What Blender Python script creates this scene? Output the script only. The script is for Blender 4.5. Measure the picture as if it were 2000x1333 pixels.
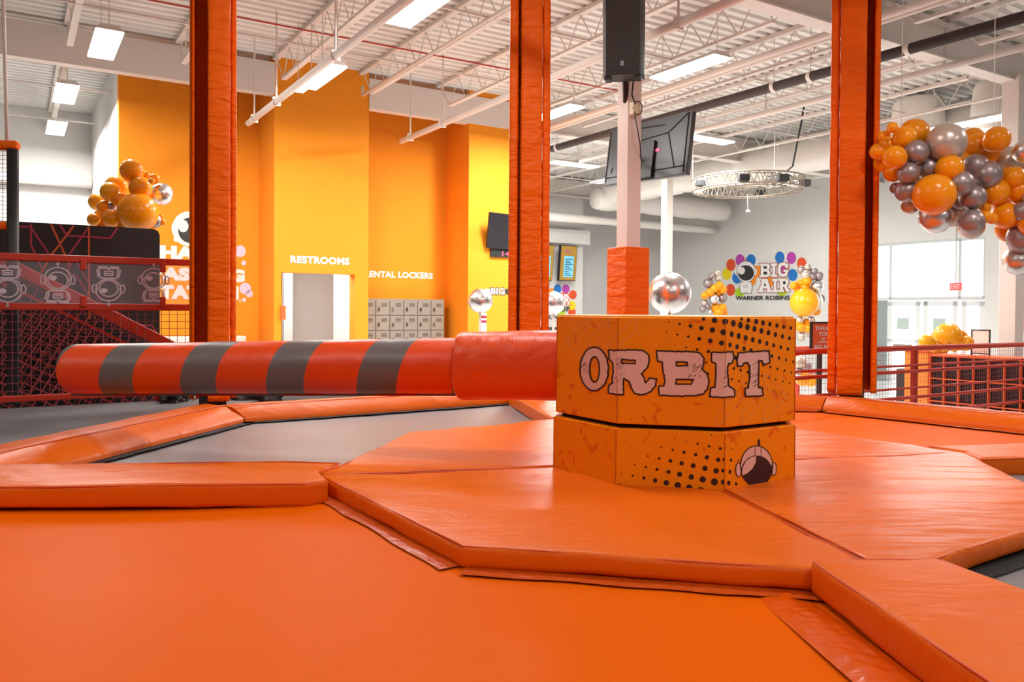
import bpy, bmesh, math, random
from mathutils import Vector, Matrix, noise
from mathutils.geometry import tessellate_polygon
random.seed(7)
PI = math.pi
S = bpy.context.scene
COL = S.collection
for o in list(bpy.data.objects):
    bpy.data.objects.remove(o, do_unlink=True)

# ------------------------------------------------------------------ camera
CAMZ = 0.76
FPX = 1560.0
PPX, PPY = 1000.0, 627.0
PITCH, ROLL = -0.0141, 0.007
cd = bpy.data.cameras.new('camera')
cam = bpy.data.objects.new('camera', cd)
COL.objects.link(cam)
cd.sensor_width = 36.0
cd.lens = FPX * 36.0 / 2000.0
cd.shift_x = 0.0
cd.shift_y = (PPY - 666.5) / 2000.0
cd.clip_start = 0.05
cd.clip_end = 300
FW = Vector((0, math.cos(PITCH), math.sin(PITCH)))
RT0 = Vector((1, 0, 0))
UP0 = RT0.cross(FW)
RT = RT0 * math.cos(ROLL) + UP0 * math.sin(ROLL)
UP = UP0 * math.cos(ROLL) - RT0 * math.sin(ROLL)
CM = Matrix((RT, UP, -FW)).transposed().to_4x4()
CM.translation = Vector((0, 0, CAMZ))
cam.matrix_world = CM
S.camera = cam
CP = Vector((0, 0, CAMZ))

# ------------------------------------------------------------------ world, exposure
w = bpy.data.worlds.new('world')
S.world = w
w.use_nodes = True
bg = w.node_tree.nodes['Background']
bg.inputs[0].default_value = (0.86, 0.97, 1.0, 1)
bg.inputs[1].default_value = 5.0
S.view_settings.view_transform = 'Standard'
S.view_settings.look = 'None'
S.view_settings.gamma = 1.0
S.view_settings.exposure = 0.16
S.view_settings.use_curve_mapping = False
try:
    S.cycles.use_denoising = True
    S.cycles.max_bounces = 6
    S.cycles.diffuse_bounces = 3
    S.cycles.glossy_bounces = 2
    S.cycles.transmission_bounces = 4
    S.cycles.transparent_max_bounces = 8
    S.cycles.use_adaptive_sampling = True
    S.cycles.adaptive_threshold = 0.03
    S.cycles.sample_clamp_indirect = 6
    S.cycles.caustics_reflective = False
    S.cycles.caustics_refractive = False
except Exception:
    pass
LAMP_W = 51.5

# ------------------------------------------------------------------ picture -> place helpers
def ray(px, py):
    d = RT * ((px - PPX) / FPX) + UP * ((PPY - py) / FPX) + FW
    return d
def at_z(px, py, z):
    d = ray(px, py)
    return CP + d * ((z - CAMZ) / d.z)
def at_y(px, py, Y):
    d = ray(px, py)
    return CP + d * (Y / d.y)
def on_plane(px, py, p0, n):
    d = ray(px, py)
    return CP + d * ((p0 - CP).dot(n) / d.dot(n))

# the hall's own axes: U along the orange walls, V along the entrance wall
TH = math.radians(32.0)
U = Vector((math.cos(TH), math.sin(TH), 0))
V = Vector((-math.sin(TH), math.cos(TH), 0))
Z = Vector((0, 0, 1))
ZF = -1.04           # lobby floor
ZC = 4.72            # roof deck
def R(a, b, z): return U * a + V * b + Z * z
def on_b(px, py, b): return on_plane(px, py, V * b, V)
def on_a(px, py, a): return on_plane(px, py, U * a, U)
def a_of(p): return p.dot(U)
def b_of(p): return p.dot(V)
def aat(px, b): return a_of(on_b(px, 600, b))
def bat(px, a): return b_of(on_a(px, 600, a))

# ------------------------------------------------------------------ materials
def lin(c):
    return tuple(((v / 255) / 12.92 if v / 255 <= 0.04045 else ((v / 255 + 0.055) / 1.055) ** 2.4) for v in c)
MATS = {}
def mat(name, rgb, rough=0.5, metal=0.0, bump=None, var=0.0, emit=None, alpha=1.0, coat=0.0, trans=0.0, spec=0.5, vscale=6.0):
    """rgb in 0-255 display values; bump=(scale, strength, distance, stretch)"""
    if name in MATS: return MATS[name]
    m = bpy.data.materials.new(name)
    MATS[name] = m
    m.use_nodes = True
    nt = m.node_tree
    bs = nt.nodes['Principled BSDF']
    c = lin(rgb) + (1,)
    bs.inputs['Base Color'].default_value = c
    bs.inputs['Roughness'].default_value = rough
    bs.inputs['Metallic'].default_value = metal
    bs.inputs['Specular IOR Level'].default_value = spec
    bs.inputs['Alpha'].default_value = alpha
    bs.inputs['Coat Weight'].default_value = coat
    bs.inputs['Coat Roughness'].default_value = 0.25
    bs.inputs['Transmission Weight'].default_value = trans
    tc = nt.nodes.new('ShaderNodeTexCoord')
    if var:
        n = nt.nodes.new('ShaderNodeTexNoise')
        n.inputs['Scale'].default_value = vscale
        n.inputs['Detail'].default_value = 4
        nt.links.new(tc.outputs['Object'], n.inputs['Vector'])
        mx = nt.nodes.new('ShaderNodeMix'); mx.data_type = 'RGBA'
        mx.inputs[6].default_value = tuple(v * (1 - var) for v in c[:3]) + (1,)
        mx.inputs[7].default_value = tuple(min(1, v * (1 + var)) for v in c[:3]) + (1,)
        nt.links.new(n.outputs['Fac'], mx.inputs[0])
        nt.links.new(mx.outputs[2], bs.inputs['Base Color'])
    if bump:
        sc, st, dist, stretch = bump
        mp = nt.nodes.new('ShaderNodeMapping')
        mp.inputs['Scale'].default_value = stretch
        nt.links.new(tc.outputs['Object'], mp.inputs['Vector'])
        n2 = nt.nodes.new('ShaderNodeTexNoise')
        n2.inputs['Scale'].default_value = sc
        n2.inputs['Detail'].default_value = 5
        n2.inputs['Distortion'].default_value = 0.6
        nt.links.new(mp.outputs[0], n2.inputs['Vector'])
        b = nt.nodes.new('ShaderNodeBump')
        b.inputs['Strength'].default_value = st
        b.inputs['Distance'].default_value = dist
        nt.links.new(n2.outputs['Fac'], b.inputs['Height'])
        nt.links.new(b.outputs[0], bs.inputs['Normal'])
    if emit:
        bs.inputs['Emission Color'].default_value = lin(emit[0]) + (1,)
        bs.inputs['Emission Strength'].default_value = emit[1]
    return m

M = {}
M['pad'] = mat('orange_vinyl_pad', (234, 104, 4), 0.44, bump=(2.6, 0.5, 0.035, (1.0, 2.2, 0.45)), var=0.05, coat=0.03, spec=0.25)
M['pad_wrinkled'] = mat('orange_vinyl_wrinkled', (234, 104, 6), 0.36, bump=(2.2, 0.85, 0.04, (0.7, 3.4, 1)), var=0.05, coat=0.1, spec=0.4)
M['pad_edge'] = mat('orange_vinyl_piping', (215, 82, 28), 0.45)
M['padcol'] = mat('orange_vinyl_column', (253, 106, 0), 0.42, spec=0.2, bump=(5.0, 0.9, 0.035, (1, 1, 3.2)), var=0.05)
M['bed_orange'] = mat('orange_trampoline_bed', (233, 98, 0), 0.5, spec=0.04, bump=(60, 0.08, 0.004, (1, 6, 1)), var=0.04, vscale=1.5)
M['bed_grey'] = mat('grey_trampoline_bed', (132, 128, 130), 0.38, bump=(90, 0.1, 0.003, (1, 1, 1)), var=0.08, vscale=2)
M['bed_dark'] = mat('dark_mesh_bed', (92, 88, 90), 0.6, bump=(120, 0.3, 0.004, (1, 1, 1)), var=0.1)
M['black'] = mat('black_fabric', (18, 16, 18), 0.8)
M['blackplastic'] = mat('black_plastic', (34, 34, 36), 0.45)
M['blackfilm'] = mat('black_plastic_film', (40, 38, 42), 0.25, bump=(9, 1.0, 0.06, (1, 1, 1)))
M['wall_orange'] = mat('orange_wall_paint', (255, 154, 20), 0.8, var=0.03)
M['wall_white'] = mat('white_wall_paint', (228, 224, 220), 0.8, var=0.02)
M['wall_grey'] = mat('warm_white_wall_paint', (232, 230, 225), 0.8, var=0.02)
M['ceil'] = mat('painted_roof_deck', (240, 236, 230), 0.7)
M['steel_white'] = mat('white_painted_steel', (236, 226, 218), 0.6)
M['duct'] = mat('white_duct_fabric', (240, 234, 226), 0.7, bump=(4, 0.3, 0.03, (1, 1, 1)))
M['floor'] = mat('polished_pale_floor', (205, 205, 204), 0.25, var=0.05)
M['rail'] = mat('red_painted_steel', (196, 52, 24), 0.38, var=0.05)
M['mesh_red'] = mat('red_coated_wire', (190, 48, 48), 0.45)
M['mesh_dark'] = mat('dark_coated_wire', (150, 50, 52), 0.5)
M['drum'] = None
M['ink'] = mat('dark_print', (48, 20, 24), 0.5)
M['letter'] = mat('pale_letter_print', (236, 190, 178), 0.5)
M['chev'] = mat('pale_line_print', (240, 176, 120), 0.5)
M['white'] = mat('white_print', (245, 240, 236), 0.6)
M['grey_locker'] = mat('grey_locker_enamel', (150, 142, 130), 0.45)
M['grey_locker_dark'] = mat('locker_slot', (70, 66, 60), 0.6)
M['chrome'] = mat('chrome', (210, 210, 212), 0.15, metal=1.0)
M['silver'] = mat('silver_foil', (225, 222, 222), 0.27, metal=0.95, bump=(5, 0.15, 0.02, (1, 1, 1)))
M['pearl_dark'] = mat('grey_chrome_latex', (165, 150, 150), 0.36, metal=0.55)
M['pearl'] = mat('pale_pearl_latex', (205, 190, 176), 0.3, metal=0.45)
M['latex'] = mat('orange_latex', (255, 154, 12), 0.2, coat=0.1, spec=0.35)
M['latex_lit'] = mat('lit_orange_latex', (255, 172, 18), 0.22, coat=0.15, spec=0.4)  # orange latex again, with bright light put into its colour
for _k, _w in (('latex', 0.0),):
    _b = M[_k].node_tree.nodes['Principled BSDF']; _b.inputs['Subsurface Weight'].default_value = _w
    _b.inputs['Subsurface Radius'].default_value = (1.0, 0.45, 0.08); _b.inputs['Subsurface Scale'].default_value = 0.12
M['lamp'] = mat('lit_lamp', (255, 255, 255), 0.5, emit=((255, 252, 244), 9.0))
M['lamp_case'] = mat('lamp_housing', (225, 220, 215), 0.5)
M['glass'] = mat('clear_glass', (225, 240, 240), 0.04, alpha=0.10)
M['acrylic'] = mat('clear_acrylic', (200, 195, 205), 0.06, alpha=0.14)
M['pipe_dark'] = mat('dark_cable_tray', (62, 52, 50), 0.6)
M['red_pipe'] = mat('red_cable', (196, 60, 50), 0.5)
M['speaker'] = mat('speaker_case', (48, 54, 54), 0.55)
M['grille'] = mat('speaker_grille', (66, 72, 74), 0.5, bump=(160, 0.9, 0.01, (1, 1, 1)))
M['tvback'] = mat('tv_back_plastic', (50, 50, 50), 0.35)
M['screen'] = mat('dark_screen', (26, 28, 34), 0.3)
M['led'] = mat('red_led', (255, 60, 90), 0.5, emit=((255, 70, 110), 2.0))
M['gold'] = mat('olive_menu_board', (158, 120, 40), 0.5, emit=((158, 120, 40), 0.35))
M['cyan'] = mat('blue_menu_panel', (110, 190, 225), 0.5, emit=((110, 195, 230), 0.4))
M['blue'] = mat('blue_print', (30, 120, 205), 0.5)
M['purple'] = mat('purple_print', (190, 70, 175), 0.5)
M['redp'] = mat('orange_red_print', (235, 85, 40), 0.5)
M['yellow'] = mat('yellow_print', (245, 222, 20), 0.5)
M['orangep'] = mat('orange_print', (250, 145, 40), 0.5)
M['green'] = mat('green_print', (180, 215, 40), 0.5)
M['dkgreen'] = mat('charcoal_print', (50, 50, 48), 0.5)
M['neon_o'] = mat('orange_line_print', (205, 90, 40), 0.5)
M['neon_p'] = mat('pink_line_print', (165, 45, 75), 0.5)
M['signo'] = mat('orange_sign_face', (238, 98, 40), 0.6)
M['exit'] = mat('exit_sign_face', (225, 70, 70), 0.5, emit=((235, 90, 90), 0.6))
M['wrap_grey'] = mat('grey_vinyl', (112, 104, 102), 0.42, bump=(6, 0.4, 0.02, (1, 1, 1)))
M['alum'] = mat('truss_aluminium', (160, 148, 134), 0.45, metal=0.7)
M['ground'] = mat('pale_pavement', (225, 225, 222), 0.8)
M['ink_line'] = mat('white_line_print', (214, 196, 204), 0.6)

# printed drum cover: orange with darker splashes
def drum_mat():
    m = bpy.data.materials.new('printed_orange_cover')
    m.use_nodes = True
    nt = m.node_tree; bs = nt.nodes['Principled BSDF']
    tc = nt.nodes.new('ShaderNodeTexCoord')
    n = nt.nodes.new('ShaderNodeTexNoise'); n.inputs['Scale'].default_value = 9; n.inputs['Detail'].default_value = 3
    n.inputs['Distortion'].default_value = 1.2
    nt.links.new(tc.outputs['Object'], n.inputs['Vector'])
    rp = nt.nodes.new('ShaderNodeValToRGB')
    rp.color_ramp.elements[0].position = 0.63; rp.color_ramp.elements[0].color = lin((255, 146, 0)) + (1,)
    rp.color_ramp.elements[1].position = 0.65; rp.color_ramp.elements[1].color = lin((238, 112, 4)) + (1,)
    nt.links.new(n.outputs['Fac'], rp.inputs[0])
    nt.links.new(rp.outputs[0], bs.inputs['Base Color'])
    bs.inputs['Roughness'].default_value = 0.5; bs.inputs['Specular IOR Level'].default_value = 0.25
    return m
M['drum'] = drum_mat()

# barber-stripe cover of the sweeping arm: U = metres along the arm, V = turn fraction
def arm_mat():
    m = bpy.data.materials.new('striped_arm_cover')
    m.use_nodes = True
    nt = m.node_tree; bs = nt.nodes['Principled BSDF']
    uv = nt.nodes.new('ShaderNodeUVMap'); uv.uv_map = 'UVMap'
    sp = nt.nodes.new('ShaderNodeSeparateXYZ'); nt.links.new(uv.outputs[0], sp.inputs[0])
    a = nt.nodes.new('ShaderNodeMath'); a.operation = 'MULTIPLY_ADD'
    nt.links.new(sp.outputs[1], a.inputs[0]); a.inputs[1].default_value = 1.0
    nt.links.new(sp.outputs[0], a.inputs[2])
    fr = nt.nodes.new('ShaderNodeMath'); fr.operation = 'FRACT'; nt.links.new(a.outputs[0], fr.inputs[0])
    rp = nt.nodes.new('ShaderNodeValToRGB'); rp.color_ramp.interpolation = 'CONSTANT'
    rp.color_ramp.elements[0].color = lin((112, 102, 100)) + (1,)
    rp.color_ramp.elements[1].position = 0.42; rp.color_ramp.elements[1].color = lin((240, 74, 0)) + (1,)
    nt.links.new(fr.outputs[0], rp.inputs[0]); nt.links.new(rp.outputs[0], bs.inputs['Base Color'])
    bs.inputs['Roughness'].default_value = 0.4
    tc = nt.nodes.new('ShaderNodeTexCoord')
    n2 = nt.nodes.new('ShaderNodeTexNoise'); n2.inputs['Scale'].default_value = 5; n2.inputs['Detail'].default_value = 4
    nt.links.new(tc.outputs['Object'], n2.inputs['Vector'])
    b = nt.nodes.new('ShaderNodeBump'); b.inputs['Strength'].default_value = 0.35; b.inputs['Distance'].default_value = 0.03
    nt.links.new(n2.outputs['Fac'], b.inputs['Height']); nt.links.new(b.outputs[0], bs.inputs['Normal'])
    return m
M['arm'] = arm_mat()

# ------------------------------------------------------------------ mesh builder
class MB:
    def __init__(self): self.v = []; self.f = []
    def add(self, vs, fs):
        k = len(self.v); self.v += [Vector(p) for p in vs]; self.f += [tuple(i + k for i in f) for f in fs]; return self
    def box(self, c, ex, ey, ez):
        """centre and three half-extent vectors"""
        c = Vector(c); p = []
        for sx in (-1, 1):
            for sy in (-1, 1):
                for sz in (-1, 1):
                    p.append(c + ex * sx + ey * sy + ez * sz)
        return self.add(p, [(0, 1, 3, 2), (4, 6, 7, 5), (0, 4, 5, 1), (2, 3, 7, 6), (0, 2, 6, 4), (1, 5, 7, 3)])
    def rbox(self, a0, a1, b0, b1, z0, z1):
        return self.box(R((a0 + a1) / 2, (b0 + b1) / 2, (z0 + z1) / 2), U * ((a1 - a0) / 2), V * ((b1 - b0) / 2), Z * ((z1 - z0) / 2))
    def tube(self, pts, r, n=8, cap=True):
        pts = [Vector(p) for p in pts]; rs = r if isinstance(r, (list, tuple)) else [r] * len(pts)
        vs = []; fs = []; prev = None
        for i, p in enumerate(pts):
            if i == 0: t = pts[1] - p
            elif i == len(pts) - 1: t = p - pts[i - 1]
            else: t = (pts[i + 1] - p).normalized() + (p - pts[i - 1]).normalized()
            t.normalize()
            if prev is None:
                x = t.orthogonal().normalized()
            else:
                x = (prev - t * prev.dot(t)).normalized()
            prev = x; y = t.cross(x)
            for k in range(n):
                an = 2 * PI * k / n
                vs.append(p + (x * math.cos(an) + y * math.sin(an)) * rs[i])
        for i in range(len(pts) - 1):
            for k in range(n):
                a = i * n + k; b = i * n + (k + 1) % n
                fs.append((a, b, b + n, a + n))
        if cap:
            fs.append(tuple(range(n - 1, -1, -1))); fs.append(tuple(range((len(pts) - 1) * n, len(pts) * n)))
        return self.add(vs, fs)
    def prism(self, poly, off):
        """poly: list of 3D points, extruded by off"""
        n = len(poly); poly = [Vector(p) for p in poly]; off = Vector(off)
        fs = [tuple(range(n)), tuple(range(2 * n - 1, n - 1, -1))]
        for i in range(n):
            j = (i + 1) % n; fs.append((i, i + n, j + n, j))
        return self.add(poly + [p + off for p in poly], fs)
    def face(self, pts): return self.add(pts, [tuple(range(len(pts)))])
    def sphere(self, c, r, n=16, m=10, sc=(1, 1, 1)):
        c = Vector(c); vs = [c + Vector((0, 0, r * sc[2]))]; fs = []
        for i in range(1, m):
            th = PI * i / m
            for k in range(n):
                ph = 2 * PI * k / n
                vs.append(c + Vector((r * sc[0] * math.sin(th) * math.cos(ph), r * sc[1] * math.sin(th) * math.sin(ph), r * sc[2] * math.cos(th))))
        vs.append(c - Vector((0, 0, r * sc[2])))
        for k in range(n): fs.append((0, 1 + k, 1 + (k + 1) % n))
        for i in range(m - 2):
            for k in range(n):
                a = 1 + i * n + k; b = 1 + i * n + (k + 1) % n
                fs.append((a, a + n, b + n, b))
        l = len(vs) - 1; s = 1 + (m - 2) * n
        for k in range(n): fs.append((s + k, l, s + (k + 1) % n))
        return self.add(vs, fs)
    def mesh(self, name, mt, off=Vector((0, 0, 0)), smooth=False):
        me = bpy.data.meshes.new(name)
        me.from_pydata([tuple(p - off) for p in self.v], [], self.f)
        me.materials.append(mt)
        if smooth: me.polygons.foreach_set('use_smooth', [True] * len(me.polygons))
        bm = bmesh.new(); bm.from_mesh(me); bmesh.ops.recalc_face_normals(bm, faces=bm.faces); bm.to_mesh(me); bm.free()
        me.update()
        return me

def link(name, me):
    o = bpy.data.objects.new(name, me); COL.objects.link(o); return o
def tag(o, label=None, cat=None, group=None, kind=None):
    if label: o['label'] = label
    if cat: o['category'] = cat
    if group: o['group'] = group
    if kind: o['kind'] = kind
    return o
def thing(name, label, cat, loc, group=None):
    o = bpy.data.objects.new(name, None); COL.objects.link(o); o.empty_display_size = 0.1
    o.location = loc; o['root'] = list(loc)
    return tag(o, label, cat, group)
def root_of(p):
    while p.parent: p = p.parent
    return Vector(p.location)
def part(name, mb, mt, parent, smooth=False, bevel=0, label=None, kind=None, raw=False):
    off = root_of(parent)
    me = mb if isinstance(mb, bpy.types.Mesh) else mb.mesh(name, mt, off, smooth)
    o = link(name, me); o.parent = parent
    if bevel: bev(o, bevel)
    return tag(o, label=label, kind=kind)
def single(name, mb, mt, label, cat, loc=None, smooth=False, bevel=0, group=None, kind=None):
    loc = Vector(loc) if loc is not None else Vector((0, 0, 0))
    o = link(name, mb.mesh(name, mt, loc, smooth)); o.location = loc
    if bevel: bev(o, bevel)
    return tag(o, label, cat, group, kind)
def struct(name, mb, mt, smooth=False):
    o = link(name, mb.mesh(name, mt, Vector((0, 0, 0)), smooth)); o['kind'] = 'structure'; return o
def bev(o, wdt, seg=3):
    m = o.modifiers.new('bevel', 'BEVEL'); m.width = wdt; m.segments = seg; m.limit_method = 'ANGLE'; m.angle_limit = math.radians(35)
    o.data.polygons.foreach_set('use_smooth', [True] * len(o.data.polygons))
    wn = o.modifiers.new('normals', 'WEIGHTED_NORMAL'); wn.keep_sharp = True

# text as flat mesh geometry
def text_mesh(body, name, mt, org, xdir, ydir, height, width=None, bold=0.02, space=1.0, depth=0.004):
    """text whose cap height is `height`, spanning `width` when given; org = lower-left corner; lies on xdir/ydir"""
    cu = bpy.data.curves.new('t', 'FONT'); cu.body = body; cu.size = 1.0; cu.offset = bold; cu.space_character = space
    cu.resolution_u = 3
    to = bpy.data.objects.new('t', cu); COL.objects.link(to)
    dg = bpy.context.evaluated_depsgraph_get()
    me = bpy.data.meshes.new_from_object(to.evaluated_get(dg))
    bpy.data.objects.remove(to, do_unlink=True)
    xs = [v.co.x for v in me.vertices]; ys = [v.co.y for v in me.vertices]
    x0, x1, y0, y1 = min(xs), max(xs), min(ys), max(ys)
    sy = height / (y1 - y0); sx = (width / (x1 - x0)) if width else sy
    nrm = xdir.cross(ydir)
    for v in me.vertices:
        p = org + xdir * ((v.co.x - x0) * sx) + ydir * ((v.co.y - y0) * sy) + nrm * depth
        v.co = p
    me.name = name; me.materials.clear(); me.materials.append(mt)
    return me
def shift_mesh(me, off):
    for v in me.vertices: v.co = v.co - off
    return me

# ==================================================================== LARGE STRUCTURE
B_G = 12.7          # girder / restroom plane
B_REC = 13.6
A_ENT = 19.3        # entrance wall
B_MENU = 19.6; B_FAR = 20.8
a_rl = aat(535, B_G); a_rr = aat(719, B_G)
a_tv = aat(914, B_G); a_end = aat(1030, B_G)
a_left = aat(232, B_REC)

fl = MB(); fl.rbox(-16, 26, -14, 24, ZF - 0.2, ZF); struct('floor', fl, M['floor'])
sh = MB(); sh.rbox(-16.2, -16, -14, 24, ZF, ZC + 0.2); struct('wall_far_left', sh, M['wall_white'])
sh = MB(); sh.rbox(-16.2, A_ENT + 0.2, -14.2, -14, ZF, ZC + 0.2); struct('wall_rear', sh, M['wall_white'])

# ceiling: ribbed deck with girders and bar joists
ceil = None
cb = MB()
b0, b1, pitch = -14.0, 23.0, 0.19
a0, a1 = -16.0, A_ENT + 0.1
prof = []
b = b0
while b < b1:
    prof += [(b, ZC), (b + 0.095, ZC), (b + 0.115, ZC + 0.05), (b + 0.17, ZC + 0.05)]
    b += pitch
vs = [R(a0, q, z) for q, z in prof] + [R(a1, q, z) for q, z in prof]
n = len(prof)
cb.add(vs, [(i, i + 1, i + 1 + n, i + n) for i in range(n - 1)])
cb.rbox(a0, a1, b0, b1, ZC + 0.06, ZC + 0.2)
ceil = struct('ceiling', cb, M['ceil'])
def ibeam(mb, A, B_, w_, z0, z1, side):
    ft = 0.025
    mid = (A + B_) / 2; ax = (B_ - A) / 2
    for zc, hz, hw in ((z0 + ft / 2, ft / 2, w_), (z1 - ft / 2, ft / 2, w_), ((z0 + z1) / 2, (z1 - z0) / 2 - ft, 0.03)):
        mb.box(Vector((mid.x, mid.y, zc)), ax, side * hw, Z * hz)
for gb in (-7.1, -0.5, 6.1, B_G, 19.3):
    g = MB()
    ibeam(g, R(a_end if gb == B_G else -16, gb, 0), R(A_ENT - 0.02, gb, 0), 0.11, 4.13, 4.61, V)
    part('girder', g, M['steel_white'], ceil)
# joists along V, resting on the girders
JA = [4.94 + 1.43 * k for k in range(-13, 11)]
for ja in JA:
    if ja > A_ENT - 0.2: continue
    j = MB()
    for (q0, q1) in ((-0.5, 6.1), (6.1, B_G), (B_G, 19.3)):
        if q0 == B_G and 1.4 < ja < 9.5: continue
        for dz in (ZC - 0.03,):
            j.rbox(ja - 0.045, ja + 0.045, q0, q1, dz - 0.03, dz + 0.028)
        zb = ZC - 0.46
        j.rbox(ja - 0.04, ja + 0.04, q0 + 0.45, q1 - 0.45, zb - 0.018, zb + 0.018)
        nst = 10; L = (q1 - q0 - 0.9) / nst
        for k in range(nst):
            s = q0 + 0.45 + k * L
            j.tube([R(ja, s, zb), R(ja, s + L / 2, ZC - 0.05)], 0.009, 4, False)
            j.tube([R(ja, s + L / 2, ZC - 0.05), R(ja, s + L, zb)], 0.009, 4, False)
        j.tube([R(ja, q0 + 0.45, zb), R(ja, q0 + 0.08, ZC - 0.05)], 0.012, 4, False)
        j.tube([R(ja, q1 - 0.45, zb), R(ja, q1 - 0.08, ZC - 0.05)], 0.012, 4, False)
    part('joist', j, M['steel_white'], ceil)
# bridging angles along U
for gb in (1.4, 4.2, 8.3, 10.5, 14.6, 17.2):
    g = MB(); g.box(R((a0 + a1) / 2, gb, ZC - 0.47), U * ((a1 - a0) / 2), V * 0.012, Z * 0.014)
    part('bridging', g, M['steel_white'], ceil)

# orange walls
wl = MB(); wl.rbox(a_left, a_rl, B_REC, B_REC + 0.2, ZF, ZC); struct('wall_left', wl, M['wall_orange'])
# restroom block with doorway
ad0 = aat(549.5, B_G); ad1 = aat(693, B_G)
zd = on_b(620, 534, B_G).z
wr = MB()
wr.rbox(a_rl, ad0, B_G, B_G + 0.25, ZF, ZC)
wr.rbox(ad1, a_rr, B_G, B_G + 0.25, ZF, ZC)
wr.rbox(ad0, ad1, B_G, B_G + 0.25, zd, ZC)
wr.rbox(a_rl, a_rl + 0.2, B_G + 0.25, B_REC + 0.2, ZF, ZC)
wr.rbox(a_rr - 0.2, a_rr, B_G + 0.25, B_REC + 0.2, ZF, ZC)
struct('wall_restroom', wr, M['wall_orange'])
wl = MB(); wl.rbox(a_rr, a_tv + 0.2, B_REC, B_REC + 0.2, ZF, ZC); struct('wall_locker', wl, M['wall_orange'])
wl = MB(); wl.rbox(a_tv, a_end, B_G, B_G + 0.2, ZF, ZC); wl.rbox(a_tv, a_tv + 0.2, B_G + 0.2, B_REC + 0.2, ZF, ZC); struct('wall_timer', wl, M['wall_orange'])
# boxed white soffits in the girder plane
sf = MB(); sf.rbox(a_rr, a_end, B_G - 0.02, B_G + 0.16, 4.12, 4.62); struct('trim_1', sf, M['steel_white'])
sf = MB(); sf.rbox(-16, a_rl, B_G - 0.02, B_G + 0.16, 4.12, 4.62); struct('trim_2', sf, M['steel_white'])
# restroom corridor
co = MB()
co.rbox(a_rl + 0.2, ad0 - 0.02, B_G + 0.25, B_G + 3.0, ZF, 2.2)
co.rbox(ad1 + 0.02, ad1 + 0.12, B_G + 0.26, B_REC + 0.2, ZF, 2.2)
co.rbox(ad0 - 0.1, ad1 + 1.5, B_G + 3.0, B_G + 3.15, ZF, 2.2)
co.rbox(ad0 - 0.1, ad1 + 1.5, B_REC + 0.25, B_G + 3.15, 1.95, 2.05)
struct('wall_corridor', co, M['wall_white'])
co = MB(); co.rbox(ad0 + 0.62, ad0 + 0.78, B_G + 2.0, B_G + 3.0, ZF, 1.95); struct('wall_partition', co, M['wall_white'])
cl = R((ad0 + ad1) / 2, B_G + 1.1, 1.93)
tcl = thing('added_lamp', 'square lamp added to brighten the restroom corridor', 'ceiling light', tuple(cl))  # unseen lamp, added to brighten the corridor behind the doorway
b = MB(); b.box(cl, U * 0.3, V * 0.3, Z * 0.015); part('diffuser', b, M['lamp'], tcl)
ld = bpy.data.lights.new('corridor_fill_lamp', 'AREA'); ld.shape = 'RECTANGLE'; ld.size = 0.6; ld.size_y = 0.6; ld.energy = 30; ld.color = (0.95, 0.98, 1.0)
lo = bpy.data.objects.new('corridor_fill', ld); COL.objects.link(lo); lo.parent = tcl; lo.location = (0, 0, -0.03)

# white wall going back on the left
wb = MB(); wb.rbox(a_left, a_left + 0.2, B_REC + 0.001, 18.6, ZF, ZC); struct('wall_return', wb, M['wall_white'])
wb = MB(); wb.rbox(-16, a_left + 0.2, 18.6, 18.8, ZF, ZC); struct('wall_back_left', wb, M['wall_white'])
# lobby back walls
a_m = aat(1138, B_MENU)
wb = MB(); wb.rbox(a_end - 1.2, a_m, B_MENU, B_MENU + 0.2, ZF, ZC); wb.rbox(a_end - 1.2, a_m, B_MENU - 0.35, B_MENU, on_b(1100, 475, B_MENU - 0.35).z, 3.15)
struct('wall_menu', wb, M['wall_white'])
wb = MB(); wb.rbox(a_m - 0.2, A_ENT, B_FAR, B_FAR + 0.2, ZF, ZC); wb.rbox(a_m - 0.2, a_m, B_MENU + 0.2, B_FAR, ZF, ZC); struct('wall_back', wb, M['wall_white'])
wb = MB(); wb.rbox(a_end - 0.2, a_end, B_G + 0.2, B_MENU + 0.2, ZF, ZC); struct('wall_side', wb, M['wall_white'])
# entrance wall with glazed front
bw0 = bat(1923, A_ENT); bw1 = bat(1709, A_ENT)
zw = on_a(1800, 471, A_ENT).z
zh = on_a(1800, 584, A_ENT).z
we = MB()
we.rbox(A_ENT, A_ENT + 0.2, bw1, B_FAR + 0.2, ZF, ZC)
we.rbox(A_ENT, A_ENT + 0.2, -14, bw0, ZF, ZC)
we.rbox(A_ENT, A_ENT + 0.2, bw0, bw1, zw, ZC)
wall_e = struct('wall_entrance', we, M['wall_grey'])
gp = MB(); gp.rbox(A_ENT + 0.2, 45, -10, 30, ZF - 0.25, ZF - 0.02); struct('trim_3', gp, M['ground'])
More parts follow.
